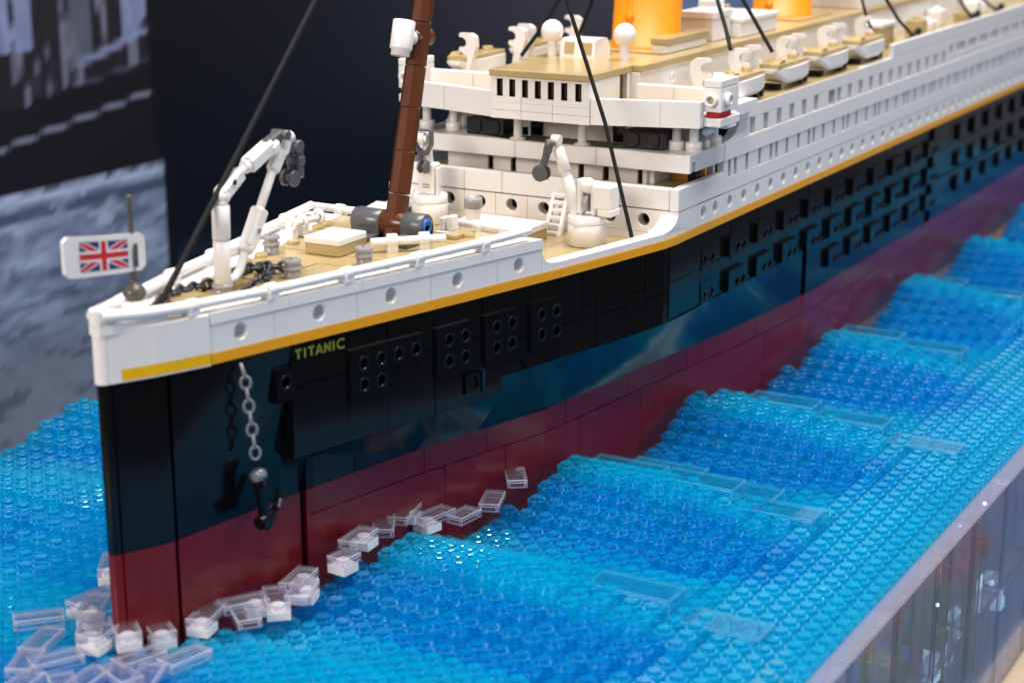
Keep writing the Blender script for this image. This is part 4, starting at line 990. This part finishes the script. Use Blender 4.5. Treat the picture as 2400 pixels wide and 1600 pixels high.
chain("deck_chain", "dark chain along the near rail past the crane foot", [(7.9, -.75, 11.42), (8.6, -.65, 11.52), (9.4, -.5, 11.58), (10.2, -.25, 11.6), (10.8, .15, 11.62), (11.4, .5, 11.6), (11.0, 1.0, 11.6), (10.2, 1.2, 11.58)], None, CHAINM, group="dark deck chains")
hy = -2.62
chain("anchor_chain", "silver grey chain hanging down the black bow", [(5.3, hy + .12, 9.2), (5.35, hy, 8.7), (5.45, hy, 8.0), (5.58, hy, 7.0), (5.72, hy, 6.0), (5.86, hy, 5.0), (5.9, hy, 4.7)], None, SILVER, step=.52, R=.20, r=.07)
an = thing("anchor", "black two-armed anchor at the end of the hanging grey chain", "anchor", loc=(5.9, -2.65, 4.3))
mb = MB(); mb.cyl((-.28, 0, .05), (.34, 0, .05), .27, n=16); mb.sphere((.05, 0, .05), .33); mb.build("shackle", CLEAR, an)
mb = MB(); mb.lathe((.05, 0, .05), [(.2, -.25), (.2, .25)], 14, (1, 0, 0)); mb.build("shackle_pin", SILVER, an)
mb = MB(); beam(mb, (.02, -.05, -.25), (.2, -.08, -1.75), .42, .5, .1); mb.cyl((-.1, -.05, -.35), (.2, -.05, -.35), .32); mb.build("shank", BLACK, an)
mb = MB(); mb.cyl((-.25, -.12, -1.95), (.62, -.12, -1.9), .30, n=14); mb.tube([(.5, -.15, -1.85), (.78, -.22, -1.6), (.92, -.25, -1.25), (1.05, -.25, -.85)], .15, 8); mb.lathe((-.05, -.35, -2.0), [(.24, 0), (.24, .14)], 14, (0, -1, 0)); mb.build("fluke", BLACK, an)
mb = MB(); mb.tube([(.80, -.36, -1.5), (.92, -.38, -1.15)], .06, 8); mb.build("fluke_bar", SILVER, an)

# ------------------------------------------------------------------ funnels
def funnel(label, x, r, z0, h, n=36):
    t = thing("funnel", label, "funnel", "orange funnels", loc=(x, 0, z0))
    mb = MB(); lean = .12
    rings = []
    for (rr, z) in [(r + .12, 0), (r + .12, .3), (r, .34), (r, 6), (r, h)]:
        rings.append([(rr * 1.08 * math.cos(2 * math.pi * k / n) + z * lean, rr * .98 * math.sin(2 * math.pi * k / n), z) for k in range(n)])
    mb.loft(rings, 0, True, True); mb.build("tube", FUNNEL, t)
    mb = MB(); mb.lathe((-r * 1.05, r * .05, .05), [(.32, 0), (.32, .25), (.18, .3), (.18, .7), (.30, .8), (.30, 1.0), (.18, 1.1), (.17, 1.7), (.30, 1.85), (.22, 2.05), (.16, 2.2), (.16, 4.0)], 14, (.12, 0, 1)); mb.build("steam_pipe", FUNNEL, t)
    mb = MB(); mb.box((-r - 1.1, -r - .6, -.02), (r + 1.1, r + .6, .12), .03); mb.build("base_plate", TAN, t)
    return t
funnel("orange funnel with a pipe up its front, the nearer one", 47.3, 2.0, 17.5, 14)
funnel("second orange funnel farther aft behind white deck houses", 68.8, 2.0, 17.5, 14)
# deck houses on the roof
def house(label, boxes, group="deck houses between the funnels"):
    t = thing("deck_house", label, "deck house", group)
    for nm, a, b, m in boxes:
        mb = MB(); mb.box(a, b, .06); mb.build(nm, m, t)
house("low white skylight with flat tan roof beside the near funnel", [("wall", (44.6, -2.65, 17.5), (50.2, -1.7, 18.0), WHITE), ("roof", (44.55, -2.75, 18.0), (50.3, -1.6, 18.4), TAN)])
house("tall white deck house behind the near funnel", [("wall", (51.6, -2.4, 17.5), (54.3, -.3, 18.85), WHITE), ("roof", (51.5, -2.5, 18.85), (54.4, -.2, 19.3), WHITE)])
house("broad white deck house just before the second funnel", [("wall", (54.4, -3.0, 17.5), (60.5, .8, 18.4), WHITE), ("roof", (54.4, -3.1, 18.4), (60.6, .9, 18.7), WHITE), ("dome", (55.6, -.9, 18.7), (56.8, .4, 19.6), WHITE), ("knob", (57.2, -.8, 18.7), (58.0, -.1, 19.2), TAN)])
house("blurred white deck house beyond the second funnel", [("wall", (76, -3.2, 17.5), (84, 2.5, 19.2), WHITE), ("roof", (75.8, -3.3, 19.2), (84.2, 2.6, 19.6), TAN)])
house("farthest white deck house with a tan roof, blurred", [("wall", (88, -3.4, 17.5), (100, 3, 19.0), WHITE), ("roof", (87.8, -3.5, 19.0), (100.2, 3.1, 19.4), TAN)])
house("small tan deck box beside the blurred black fitting", [("wall", (72.5, -5.9, 15.12), (75.5, -4.4, 16.6), TAN), ("lid", (72.4, -6.0, 16.6), (75.6, -4.3, 16.9), WHITE)], None)
sk = thing("skylight", "little white wheelhouse skylight with two tan windows on the roof", "skylight", loc=(41.3, 1.2, 17.5))
mb = MB(); pr = [(-.45, 0), (1.5, 0), (1.5, .6), (1.1, 1.02), (.0, 1.02), (-.3, .95)]
mb.prism([(x, -1.15, z) for x, z in pr], (0, 2.2, 0)); mb.build("body", WHITE, sk)
for yy in (-.95, .15):
    mb = MB(); mb.prism([(-.455, yy, .18), (-.455, yy + .62, .18), (-.345, yy + .62, .82), (-.345, yy, .82)], (-.012, 0, 0)); mb.build("window", TAN, sk)
for (x, y, lb) in ((40.9, 2.75, "white ball on a short stalk left of the little skylight"), (41.0, -1.75, "white ball on a short stalk in front of the orange funnel")):
    t = thing("signal_ball", lb, "signal ball", "white balls on the bridge roof", loc=(x, y, 17.5))
    mb = MB(); mb.lathe((0, 0, 0), [(.28, 0), (.28, .9)], 16); mb.build("stalk", WHITE, t)
    mb = MB(); mb.sphere((0, 0, 1.4), .64, 24, 14); mb.build("ball", WHITE, t)

# ------------------------------------------------------------------ lifeboats and davits
def boat_mesh_parts(t, sd, L=4.7):
    mb = MB(); y0, y1 = -.05, 1.55
    sec = [(-.45, .74, .95, .35), (.95, .06, .93, .02), (1.5, .02, .93, 0), (L - 1.3, .02, .95, 0), (L - .3, .12, .98, .08), (L, .3, 1.0, .3)]
    rings = []
    for (x, zb, zt, ins) in sec:
        a, b = y0 + ins, y1 - ins
        rings.append([(x, a + .12, zb), (x, a, zb + .18), (x, a, zt), (x, b, zt), (x, b, zb + .18), (x, b - .12, zb)])
    mb.loft(rings, 0, True, False); mb.build("boat_hull", WHITE, t)
    mb = MB(); mb.box((-.1, .15, .93), (L - .1, 1.4, 1.22), .05); mb.prism([(-.1, .2, 1.2), (1.0, .2, 1.2), (1.0, .2, 1.42), (.35, .2, 1.42)], (0, 1.1, 0)); mb.build("boat_cover", TAN, t)
    for xx in (1.0, L - 1.2):
        mb = MB(); mb.stud(xx, .75, 1.2, .32, .28); mb.build("cover_stud", TAN, t)
    for a, b, zt in ((.4, .8, .05), (L - .7, L - .3, .05), (L + .02, L + .35, .35)):
        mb = MB(); mb.box((a, .3, -.35), (b, 1.3, zt), .03); mb.build("cradle", BLACK, t)
names = ["white lifeboat nearest the wing cab, its tan cover just behind the red lamp", "white lifeboat second from the bridge on the near side", "white lifeboat third from the bridge on the near side", "white lifeboat farthest aft of the near side row"]
for i, lb in enumerate(names):
    if i == 0:
        lb0 = thing("lifeboat", lb, "lifeboat", "lifeboats with tan covers", loc=(42.5, -7.75, 15.45)); boat_mesh_parts(lb0, -1)
    else:
        dup(lb0, loc=(42.5 + 7.0 * i, -7.75, 15.45), label=lb)
for i, lb in enumerate(["tan covered lifeboat at the far side of the bridge, left of the roof", "tan covered lifeboat on the far side, behind the skylight"]):
    dup(lb0, loc=(40.9 + 7.3 * i, 8.3, 15.9), label=lb)
def davit_parts(t):
    mb = MB(); mb.box((-.22, -.5, 0), (.22, .5, .25), .04); mb.build("foot", WHITE, t)
    pr = [(-.45, .2), (-.1, .2), (.25, 1.1), (.55, 2.0), (.5, 2.55), (.2, 2.75), (-.55, 2.75), (-.6, 2.55), (-.3, 2.5), (-.12, 2.35), (-.1, 2.1), (-.25, 1.95), (-.55, 1.95), (-.62, 1.75), (-.3, 1.6), (-.2, 1.4), (-.3, .9)]
    mb = MB(); mb.prism([(-.2, -y, z) for y, z in pr], (.4, 0, 0)); mb.build("arm", WHITE, t)
k0 = None
spots = [(41.1, -6.3), (46.4, -6.3), (48.2, -6.3), (53.6, -6.3), (55.3, -6.3), (60.6, -6.3), (62.4, -6.3), (67.6, -6.3)]
words_ = ["at the wing cab, alone left of the first lifeboat", "at the aft end of the first lifeboat", "at the fore end of the second lifeboat", "at the aft end of the second lifeboat", "at the fore end of the third lifeboat", "at the aft end of the third lifeboat", "at the fore end of the fourth lifeboat", "at the aft end of the fourth lifeboat"]
for (x, y), wd in zip(spots, words_):
    lb = "white hooked davit " + wd
    if k0 is None:
        k0 = thing("davit", lb, "davit", "hooked white davits", loc=(x, y, 15.12), rz=math.pi); davit_parts(k0)
    else: dup(k0, loc=(x, y, 15.12), rz=math.pi, label=lb)
for (x, y), wd in zip([(41.2, 8.4), (45.6, 7.6), (47.4, 8.0), (53.5, 8.0)], ["on the far side nearest the mast, over a tan cover", "on the far side, left of a pair behind the bridge roof", "on the far side, right of a pair behind the bridge roof", "on the far side, left of the funnel"]):
    dup(k0, loc=(x, y, 15.7), rz=0.0, label="white hooked davit " + wd)
# black fittings and loose bits along the far deck
for x, lb in ((78.3, "black fitting where a pale stay ends beyond the lifeboats"), (93.5, "black fitting farther aft at the foot of a stay"), (100.5, "black fitting at the aft end of the visible deck")):
    t = thing("deck_cleat", lb, "fitting", "black deck fittings", loc=(x, -6.5, 15.12))
    mb = MB(); mb.box((-.9, -.45, 0), (.9, .45, .35), .05); mb.cyl((-.3, 0, .3), (.9, 0, .75), .28); mb.build("cleat", BLACK, t)
for i in range(9):
    x = 70.5 + i * 4.1; y = -5.2 + (i % 3) * .5
    t = thing("deck_box", None, "deck box", "small boxes along the aft deck", loc=(x, y, 15.12)); t["label"] = "small blurred white or tan box on the aft boat deck"
    mb = MB(); mb.box((-.8, -.6, 0), (.8, .6, .7 + .5 * (i % 2)), .06); mb.stud(0, 0, .7 + .5 * (i % 2), .3, .25); mb.build("box", WHITE if i % 3 else TAN, t)

# ------------------------------------------------------------------ rigging
def rope(label, pts, r=.10):
    mb = MB(); mb.tube(pts, r, 8); o = mb.build("stay_rope", STRING); tag(o, label, "rope", "black rigging ropes"); return o
rope("thick black stay from the bow deck up past the tall white crane", [(3.25, 0, 11.5), (7.0, .0, 15.2), (10.8, 0, 19.0), (14.6, 0, 22.8), (18.5, 0, 26.7)], .13)
rope("black stay falling straight from above to the near bulwark before the bridge", [(31.3, -7.1, 9.9), (31.9, -5.2, 15.5), (32.7, -2.55, 21.4), (33.8, 1, 29)], .11)
rope("thin black stay hanging just left of the brown mast", [(31.0, 7.0, 9.6), (29.0, 5.7, 13.5), (27.0, 3.6, 17.5), (25.4, 2.0, 21.6), (24, 1, 25)], .09)
rope("black stay rising behind the white ball left of the skylight", [(43.8, 6.4, 17.0), (44.0, 5.2, 18.6), (44.1, 4.0, 20.4), (44.4, 2, 24)], .12)
rope("dark stay just left of the near funnel, far side", [(51.2, 6.6, 17.2), (50.9, 5.6, 19.2), (50.6, 4.6, 21.2), (50, 3, 24)], .12)
rope("black stay ending by the first davit pair, right of the near funnel", [(45.9, -6.0, 17.84), (47.2, -5.1, 18.9), (48.0, -4.4, 19.8), (48.6, -3.8, 20.7), (50, -2, 24)], .12)
rope("black stay ending on the second lifeboat", [(49.75, -7.0, 17.36), (49.9, -6.3, 18.3), (49.9, -5.5, 19.5), (49.8, -4.8, 20.6), (49.6, -3, 23.5)], .12)
rope("pale blurred stay over the fourth lifeboat", [(69.8, -6.5, 16.2), (68.6, -6.2, 17.6), (67.0, -6.2, 19.4), (65.5, -5.6, 21.5)], .10)
rope("blurred stay running down to the first black deck fitting", [(78.0, -6.5, 15.6), (74.8, -6.4, 17.0), (71.8, -6.3, 18.8), (69.5, -5.8, 21.0)], .12)
rope("blurred stay running down to the second black deck fitting", [(93.0, -6.5, 15.6), (91.3, -6.3, 16.5), (89.5, -6.2, 17.5), (85.5, -5, 21)], .12)
rope("blurred stay at the upper right end of the ship", [(100.2, -6.5, 15.6), (98.2, -6.3, 16.2), (96.0, -6.2, 17.0), (91.5, -5, 20.5)], .12)

# ------------------------------------------------------------------ the sea of clear blue plates
BASE = -2.62; PH = .4; YN, YF = -24.4, 23.6; X0, X1 = -18, 142
crest = [(-13, 3.0), (.6, 3.2), (13.4, 4.0), (26.0, 5.0), (39.4, 5.1), (55.2, 5.0), (71.3, 5.2), (87.3, 5.0), (103, 5), (119, 5), (135, 5), (151, 5)]
def wave(x):
    for (a, A), (b, B) in zip(crest, crest[1:]):
        if a <= x <= b:
            t = (x - a) / (b - a); t = t ** .85
            k = .5 + .5 * math.cos(2 * math.pi * t); tr = .0 if a > 20 else .8
            A_ = A + (B - A) * t
            return tr + (A_ - tr) * k ** 1.0
    return 0
def height(x, y):
    x2 = x + .5 * math.sin(y * .33) + .10 * (y + 9)
    if y < 0: d = ss(-21.5, -10.5, y)
    else: d = .75 + .25 * ss(24, 12, y)
    return max(0, wave(x2) * d + .10 * math.sin(x * .9 + y * 1.3))
def open_water(i, j):
    x, y = i + .5, j + .5
    if x < -1.2: return True
    return abs(y) > max(yl(x), yl(x + 1)) + (.9 if x < 30 else .7)
lev = {}
for i in range(X0, X1):
    for j in range(math.floor(YN), math.ceil(YF)):
        if YN <= j and j + 1 <= YF + .01 and open_water(i, j): lev[i, j] = int(round(height(i + .5, j + .5)))
water = thing("water", None, None); water["kind"] = "structure"; water["label"] = "sea built of clear bright blue round plates and panels"
def deep(x, y):             # darker blue pieces towards the fronts of the waves
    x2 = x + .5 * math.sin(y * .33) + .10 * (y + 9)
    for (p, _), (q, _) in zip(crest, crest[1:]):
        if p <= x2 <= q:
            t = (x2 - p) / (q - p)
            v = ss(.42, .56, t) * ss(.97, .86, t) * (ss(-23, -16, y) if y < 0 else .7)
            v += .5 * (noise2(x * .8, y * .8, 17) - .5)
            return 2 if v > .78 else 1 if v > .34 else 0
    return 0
def in_view(x, y, z):
    d = Vector((x, y, z)) - CP; dep = d.dot(f_)
    if dep < 20 or (y > 0 and x > 26): return 0
    return dep if abs(d.dot(r_) / dep * 4229) < 1230 and abs(d.dot(u_) / dep * 4229) < 830 else 0
continue_small = []
# flat plates under everything
todo = set(lev)
for (i, j) in sorted(todo):
    if (i, j) not in todo: continue
    for (a, b) in [(8, 8), (4, 8), (8, 4), (4, 4), (2, 4), (4, 2), (2, 2), (1, 2), (2, 1), (1, 1)]:
        cells = [(i + p, j + q) for p in range(a) for q in range(b)]
        if all(c in todo for c in cells):
            for c in cells: todo.discard(c)
            if a * b < 16 or not in_view(i + a / 2, j + b / 2, BASE): 
                continue_small.append((i, j, a, b)); break
            mb = MB(); mb.box((i + .015, j + .015, BASE - .80), (i + a - .015, j + b - .015, BASE - .42), .03); mb.build("sea_plate", SEA, water); break
mb = MB()
for (i, j, a, b) in continue_small: mb.box((i + .015, j + .015, BASE - .80), (i + a - .015, j + b - .015, BASE - .42), .03)
o = mb.build("sea_plate", SEA, water); o["kind"] = "stuff"
def round_plate(mb, x, y, z, n, mat):
    cs = [(math.cos(2 * math.pi * k / n), math.sin(2 * math.pi * k / n)) for k in range(n)]
    def ring(r, h): return [(x + r * a, y + r * b, z + h) for a, b in cs]
    mb.loft([ring(.485, -.37), ring(.485, -.025)], mat, False, True)
    mb.loft([ring(.485, -.025), ring(.46, 0), ring(.30, 0)], mat, False, False)
    mb.loft([ring(.30, 0), ring(.30, .155)], mat, False, True)
    mb.loft([ring(.30, .155), ring(.275, .18)], mat, False, False)
    mb.add(ring(.275, .18), [list(range(n))], mat)
# clear panels laid on the backs of the waves, their edges glossy, with glint painted in as a paler tint
panels = []
for (px_, ys_) in ((27.2, (-10.6, -14.7, -18.8)), (28.9, (-12.0, -16.1)), (14.6, (-17.2, -21.3)), (41.4, (-13.4, -17.5, -21.6)), (57.6, (-13.0, -17.1)), (73.5, (-12.5, -16.6)), (15.2, (10.5, 14.6))):
    for y_ in ys_: panels.append((px_, y_))
covered = set()
for (px_, y_) in panels:
    for p in range(math.floor(px_ - .1), math.ceil(px_ + 1.7)):
        for q in range(math.floor(y_), math.ceil(y_ + 4)): covered.add((p, q))
near = sorted([(in_view(i + .5, j + .5, BASE + v * PH), i, j, v) for (i, j), v in lev.items() if in_view(i + .5, j + .5, BASE + v * PH)])
own = {(i, j) for _, i, j, _ in near[:300]}
proto = {}
rest = MB()
for (i, j), v in lev.items():
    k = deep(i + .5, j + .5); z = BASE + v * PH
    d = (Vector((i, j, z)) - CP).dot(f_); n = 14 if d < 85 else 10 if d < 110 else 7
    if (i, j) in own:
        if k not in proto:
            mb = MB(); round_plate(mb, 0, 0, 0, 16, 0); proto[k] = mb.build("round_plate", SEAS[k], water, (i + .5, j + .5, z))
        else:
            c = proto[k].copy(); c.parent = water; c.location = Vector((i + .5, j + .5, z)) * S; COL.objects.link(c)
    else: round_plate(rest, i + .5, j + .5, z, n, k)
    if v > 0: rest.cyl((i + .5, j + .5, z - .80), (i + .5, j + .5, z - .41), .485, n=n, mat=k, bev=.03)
o = rest.build("round_plate", SEAS, water); o["kind"] = "stuff"
for (px_, y_) in panels:
    zt = max(lev.get((p, q), 0) for p in range(math.floor(px_), math.floor(px_ + 1.7) + 1) for q in range(math.floor(y_ + .3), math.floor(y_ + 3.6) + 1)) * PH + BASE - .05
    mb = MB(); x0, x1, y0, y1 = px_, px_ + 1.75, y_, y_ + 3.96; t = .1
    mb.box((x0, y0, zt), (x1, y1, zt + .10), .035, 0, 1)
    mb.box((x0, y0, zt - .75), (x0 + t, y1, zt - .005), .035, 0, 1); mb.box((x1 - t, y0, zt - .75), (x1, y1, zt - .005), .035, 0, 1)
    mb.box((x0 + t + .004, y0, zt - .75), (x1 - t - .004, y0 + t, zt - .005), .03, 0, 1); mb.box((x0 + t + .004, y1 - t, zt - .75), (x1 - t - .004, y1, zt - .005), .03, 0, 1)
    mb.build("sea_panel", [SPANEL, SEDGE], water)

# ------------------------------------------------------------------ foam of loose clear tiles on white plates round the bow
def foam(label, x, y, z, rz, L, white, Wd=1.0):
    t = thing("foam_tile", label, "clear tile", "clear foam tiles round the bow", loc=(x, y, z), rz=rz)
    mb = MB(); h = .42; th = .13
    x0, x1, y0, y1 = -L / 2, L / 2, -Wd / 2, Wd / 2
    mb.box((x0, y0, h - th), (x1, y1, h), .05, 0, 1)
    mb.box((x0, y0, 0), (x1, y0 + th, h - th - .005), .03, 0, 1); mb.box((x0, y1 - th, 0), (x1, y1, h - th - .005), .03, 0, 1)
    mb.box((x0, y0 + th + .005, 0), (x0 + th, y1 - th - .005, h - th - .005), .03, 0, 1); mb.box((x1 - th, y0 + th + .005, 0), (x1, y1 - th - .005, h - th - .005), .03, 0, 1)
    mb.build("tile", [CLEAR, CEDGE], t)
    if white:
        wx = -L / 2 + .52 if white < 0 else L / 2 - .52
        mb = MB(); mb.box((wx - .49, -.49, -.40), (wx + .49, .49, -.01), .03); mb.stud(wx, 0, -.01, .3, .2, 16); mb.build("white_plate", WHITE, t)
FO = [  # x, y, rz, length, white end, label
 (3.3, -1.75, .25, 2, -1, "clear tile on a white plate directly right of the red stem"),
 (4.95, -2.35, -.55, 2, 1, "clear tile second from the stem along the near side, tilted away"),
 (6.0, -3.25, .75, 2, -1, "clear tile on a white plate where the foam row bends outward"),
 (8.1, -2.85, .20, 2, 1, "long clear tile touching the red hull on a white plate, left of the squat one"),
 (10.2, -3.75, -.1, 1.2, -1, "squat clear square tile in the middle of the near foam row"),
 (11.6, -3.55, .1, 2, 1, "clear tile with a white plate jutting out to its right"),
 (14.2, -3.15, .55, 2, 0, "plain clear tile leaning over blue studs, left of two white plates"),
 (16.0, -3.1, .25, 2.2, 1, "large clear tile high by the hull on a white plate"),
 (17.3, -3.9, -.2, 2, -1, "clear tile over a white plate next to the large one"),
 (18.3, -4.9, -.1, 1.6, 0, "plain small clear tile ending the lower foam group"),
 (20.6, -5.1, .35, 2, 0, "plain clear tile lying apart toward the first blue crest"),
 (22.7, -5.2, .6, 2, 0, "last plain clear tile touching the first blue crest"),
 (1.25, -1.0, 1.0, 1.6, -1, "clear tile on a white plate under the foot of the stem, right one"),
 (.0, -.35, .9, 2, -1, "clear tile on a white plate under the foot of the stem, left one"),
 (-.6, .9, .65, 2, -1, "clear tile stacked on a white plate left of the stem foot"),
 (2.2, 3.35, -.15, 2.2, -1, "clear tile on a white plate half hidden behind the stem"),
 (5.4, 5.2, .6, 2, -1, "clear tile on a white plate far behind the stem, cut by the red edge"),
 (-.4, 3.9, -.75, 2, 0, "plain clear tile lying flat at the left among blue studs"),
 (-1.9, 2.3, .3, 2.2, 0, "plain clear tile next to the picture's left foam patch"),
 (-3.6, 1.5, .45, 2, 0, "blurred clear tile at the lower left edge"),
 (-4.9, .5, .2, 2, 0, "blurred clear tile in the bottom left corner"),
 (-1.2, -2.1, -.3, 2, 0, "blurred clear tile in front of the stem, upper of three"),
 (-2.3, -3.4, .4, 2, 0, "blurred clear tile in front of the stem, middle of three"),
 (-3.6, -1.6, .1, 2, 0, "blurred clear tile in front of the stem, lowest of three"),
 (-5.0, -2.6, .7, 2, 0, "blurred clear tile cut by the bottom edge, left of centre"),
 (-.3, -3.6, -.2, 2, 0, "blurred clear tile at the right end of the patch before the stem"),
 (4.3, -2.9, .9, 2, 0, "plain clear tile wedged between the first two white plates right of the stem"),
 (7.1, -3.75, .35, 2, 1, "clear tile on a white plate at the outer bend of the near foam row"),
 (-.9, .2, .15, 1.6, -1, "squat clear tile on a white plate piled at the stem's left foot"),
 (1.0, 2.2, .5, 2, -1, "clear tile on a white plate tucked close behind the stem's left side"),
 (-2.9, .6, -.5, 2, 0, "blurred clear tile lying between the left foam patch and the bottom edge"),
 (-4.2, -1.0, .9, 2, 0, "blurred clear tile steeply turned near the bottom edge"),
 (-2.6, -2.4, 1.2, 2, 0, "blurred clear tile turned end-on in the patch before the stem")]
for (x, y, rz, L, wt, lb) in FO:
    i, j = math.floor(x), math.floor(y); lv = max([lev.get((i + p, j + q), 0) for p in (-1, 0, 1) for q in (-1, 0, 1)] + [2])
    z = BASE + lv * PH + .22 + (.40 if wt else 0)
    foam(lb, x, y, max(z, -1.35), rz, L, wt)

# ------------------------------------------------------------------ clear panel wall, coral blocks and lamps inside
wl = thing("clear_wall", "long wall of clear upright panels along the near edge of the sea", "wall")
YW = -24.9
mbp = None
def panel_mesh():
    mb = MB(); h = 5.94; t = .12
    mb.box((0.02, 0, .0), (5.98, t, h), .04, 0, 1)
    mb.box((.02, t + .003, 0), (5.98, .98, .14), .03, 0, 1); mb.box((.02, t + .003, h - .14), (5.98, .98, h), .03, 0, 1)
    for xx in (.02, 5.98 - .13): mb.box((xx, t + .003, .145), (xx + .13, .98, h - .145), .035, 0, 1)
    for xx in (2.0, 4.0): mb.box((xx - .03, t + .003, .145), (xx + .03, .5, h - .145), .01)
    return mb
pm = None
for r in range(2):
    for k in range(-6, 20):
        loc = (3.5 + 6.03 * k, YW - .02, -8.78 - 6.0 * r + .0)
        if pm is None: pm = panel_mesh().build("clear_panel", [WALLC, WEDGE], wl, loc)
        else:
            c = pm.copy(); c.parent = wl; c.location = Vector(loc) * S; COL.objects.link(c)
for k in range(-4, 12):
    mb = MB(); mb.box((3.5 + 12.06 * k + .02, YW - .05, -2.82), (3.5 + 12.06 * (k + 1) - .02, YW + .95, -2.70), .03); mb.build("rim_plate", WALLC, wl)
CC = {"red": plastic("coral_red", (.62, .03, .03)), "yellow": plastic("coral_yellow", (.75, .45, .03)), "green": plastic("coral_green", (.05, .32, .10)), "purple": plastic("coral_purple", (.25, .06, .42)), "orange": plastic("coral_orange", (.75, .2, .02))}
CO = [("yellow", 23.6, -22.6, -5.6, 1.6, "yellow coral block nearest the camera behind the clear wall"), ("red", 29.8, -21.5, -6.2, 1.5, "red coral block low behind the clear wall"), ("green", 30.6, -21.8, -9.4, 1.6, "green coral clump under a red block behind the wall"), ("yellow", 31.4, -22.5, -4.0, 1.1, "yellow coral block high under the sea's edge"), ("red", 35.8, -22.0, -5.2, 1.4, "red coral block between yellow and purple ones"), ("green", 36.6, -21.0, -7.6, 1.5, "dark green coral clump below the red blocks"), ("red", 41.2, -22.0, -5.8, 1.5, "red coral block farthest along the wall"), ("purple", 41.8, -21.6, -3.8, 1.1, "purple coral block high near the picture's right edge"), ("orange", 20.5, -18.5, -9.0, 1.6, "orange coral block deep under the sea plates"), ("yellow", 14.0, -16, -8.0, 1.3, "yellow coral block deep under the foreground plates"), ("red", 9.5, -19, -10, 1.5, "red coral block deep at the bottom of the picture"), ("green", 16.5, -21.5, -11, 1.6, "green coral clump deep near the wall foot")]
for (cn, x, y, z, s_, lb) in CO:
    s_ *= 1.35; y = max(y - 0.9, -23.0) if y < -20 else y
    t = thing("coral_block", lb, "coral block", "coloured coral blocks under the sea", loc=(x, y, z))
    rnd = random.Random(int(x * 10)); mb = MB()
    for q in range(5):
        a, b, c = rnd.uniform(-.6, .6) * s_, rnd.uniform(-.5, .5) * s_, rnd.uniform(-.7, .6) * s_; w_ = rnd.uniform(.45, .75) * s_
        mb.box((a - w_ / 2, b - w_ / 2, c - .4), (a + w_ / 2, b + w_ / 2, c + .4), .05); mb.stud(a, b, c + .4)
    mb.build("cluster", CC[cn], t)
    mb = MB(); mb.cyl((0, 0, -.5 * s_), (0, 0, -14.6 - z), .35, n=10); mb.build("stalk", CC["green"], t)
for (x, y, z, col, st, lb, rr) in ((24.6, -23.2, -7.0, (.2, .25, 1.0), 9, "blue violet lamp glowing low behind the wall", .13), (38.3, -23.3, -6.3, (.5, .85, 1.0), 6, "pale cyan lamp behind the upper panels", .16), (44.0, -23.3, -10.3, (.6, .95, 1.0), 9, "bright cyan lamp behind the lower panels", .2), (25.4, -23.4, -6.8, (.7, .8, 1.0), 6, "tiny white lamp beside the violet one", .07), (41.0, -23.4, -4.6, (.35, .3, 1.0), 7, "violet lamp high behind the upper panels at the right", .12), (36.2, -23.4, -4.2, (.4, .7, 1.0), 5, "blue white lamp high under the sea's edge", .1), (33.2, -23.4, -7.4, (.5, 1.0, .9), 5, "mint coloured lamp low behind the upper panels", .1)):
    t = thing("sea_lamp", lb, "lamp", "small lamps under the sea", loc=(x, y, z))
    mb = MB(); mb.sphere((0, 0, 0), rr, 10, 6); mb.build("bulb", emit("lamp_glow", col, st), t)
    mb = MB(); mb.cyl((0, 0, -.14), (0, 0, -14.6 - z), .05, n=6); mb.build("stalk", DGREY, t)
GLOW = emit("ice_glow", (.45, .82, .97), 1.5)  # glow put into the blocks' own material in place of lamplight on them
ICE = [(30.5, -22.2, -12.4, "glowing icy cyan clump behind the lower panels, leftmost"), (34.6, -22.6, -11.8, "glowing icy cyan clump behind the lower panels, second from left"), (38.4, -22.3, -12.2, "glowing icy cyan clump behind the lower panels, third from left"), (42.6, -22.6, -11.4, "glowing icy cyan clump behind the lower panels, near the bright lamp"), (47.0, -22.4, -11.8, "glowing icy cyan clump behind the lower panels, at the right edge")]
for (x, y, z, lb) in ICE:
    t = thing("glowing_clump", lb, "glowing block", "glowing icy blocks under the sea", loc=(x, y, z)); rnd = random.Random(int(x * 7)); mb = MB()
    for q in range(6):
        a, b, c = rnd.uniform(-1.5, 1.5), rnd.uniform(-.4, .4), rnd.uniform(-1.6, 1.2); mb.box((a - .4, b - .4, c - .35), (a + .4, b + .4, c + .35), .06)
    mb.build("cluster", GLOW, t)
    mb = MB(); mb.box((-1.4, -.5, -14.58 - z), (1.4, .5, -1.2), .1); mb.build("stand", WALLC, t)
# lamp strips on the sea bed shining up through the plates
area("bed_lamp", (60, -15, -14.4), (60, -15, 0), 150, 15, .18, (.55, .90, 1.0))
area("bed_lamp", (60, 14, -14.4), (60, 14, 0), 150, 16, .18, (.55, .95, .97))
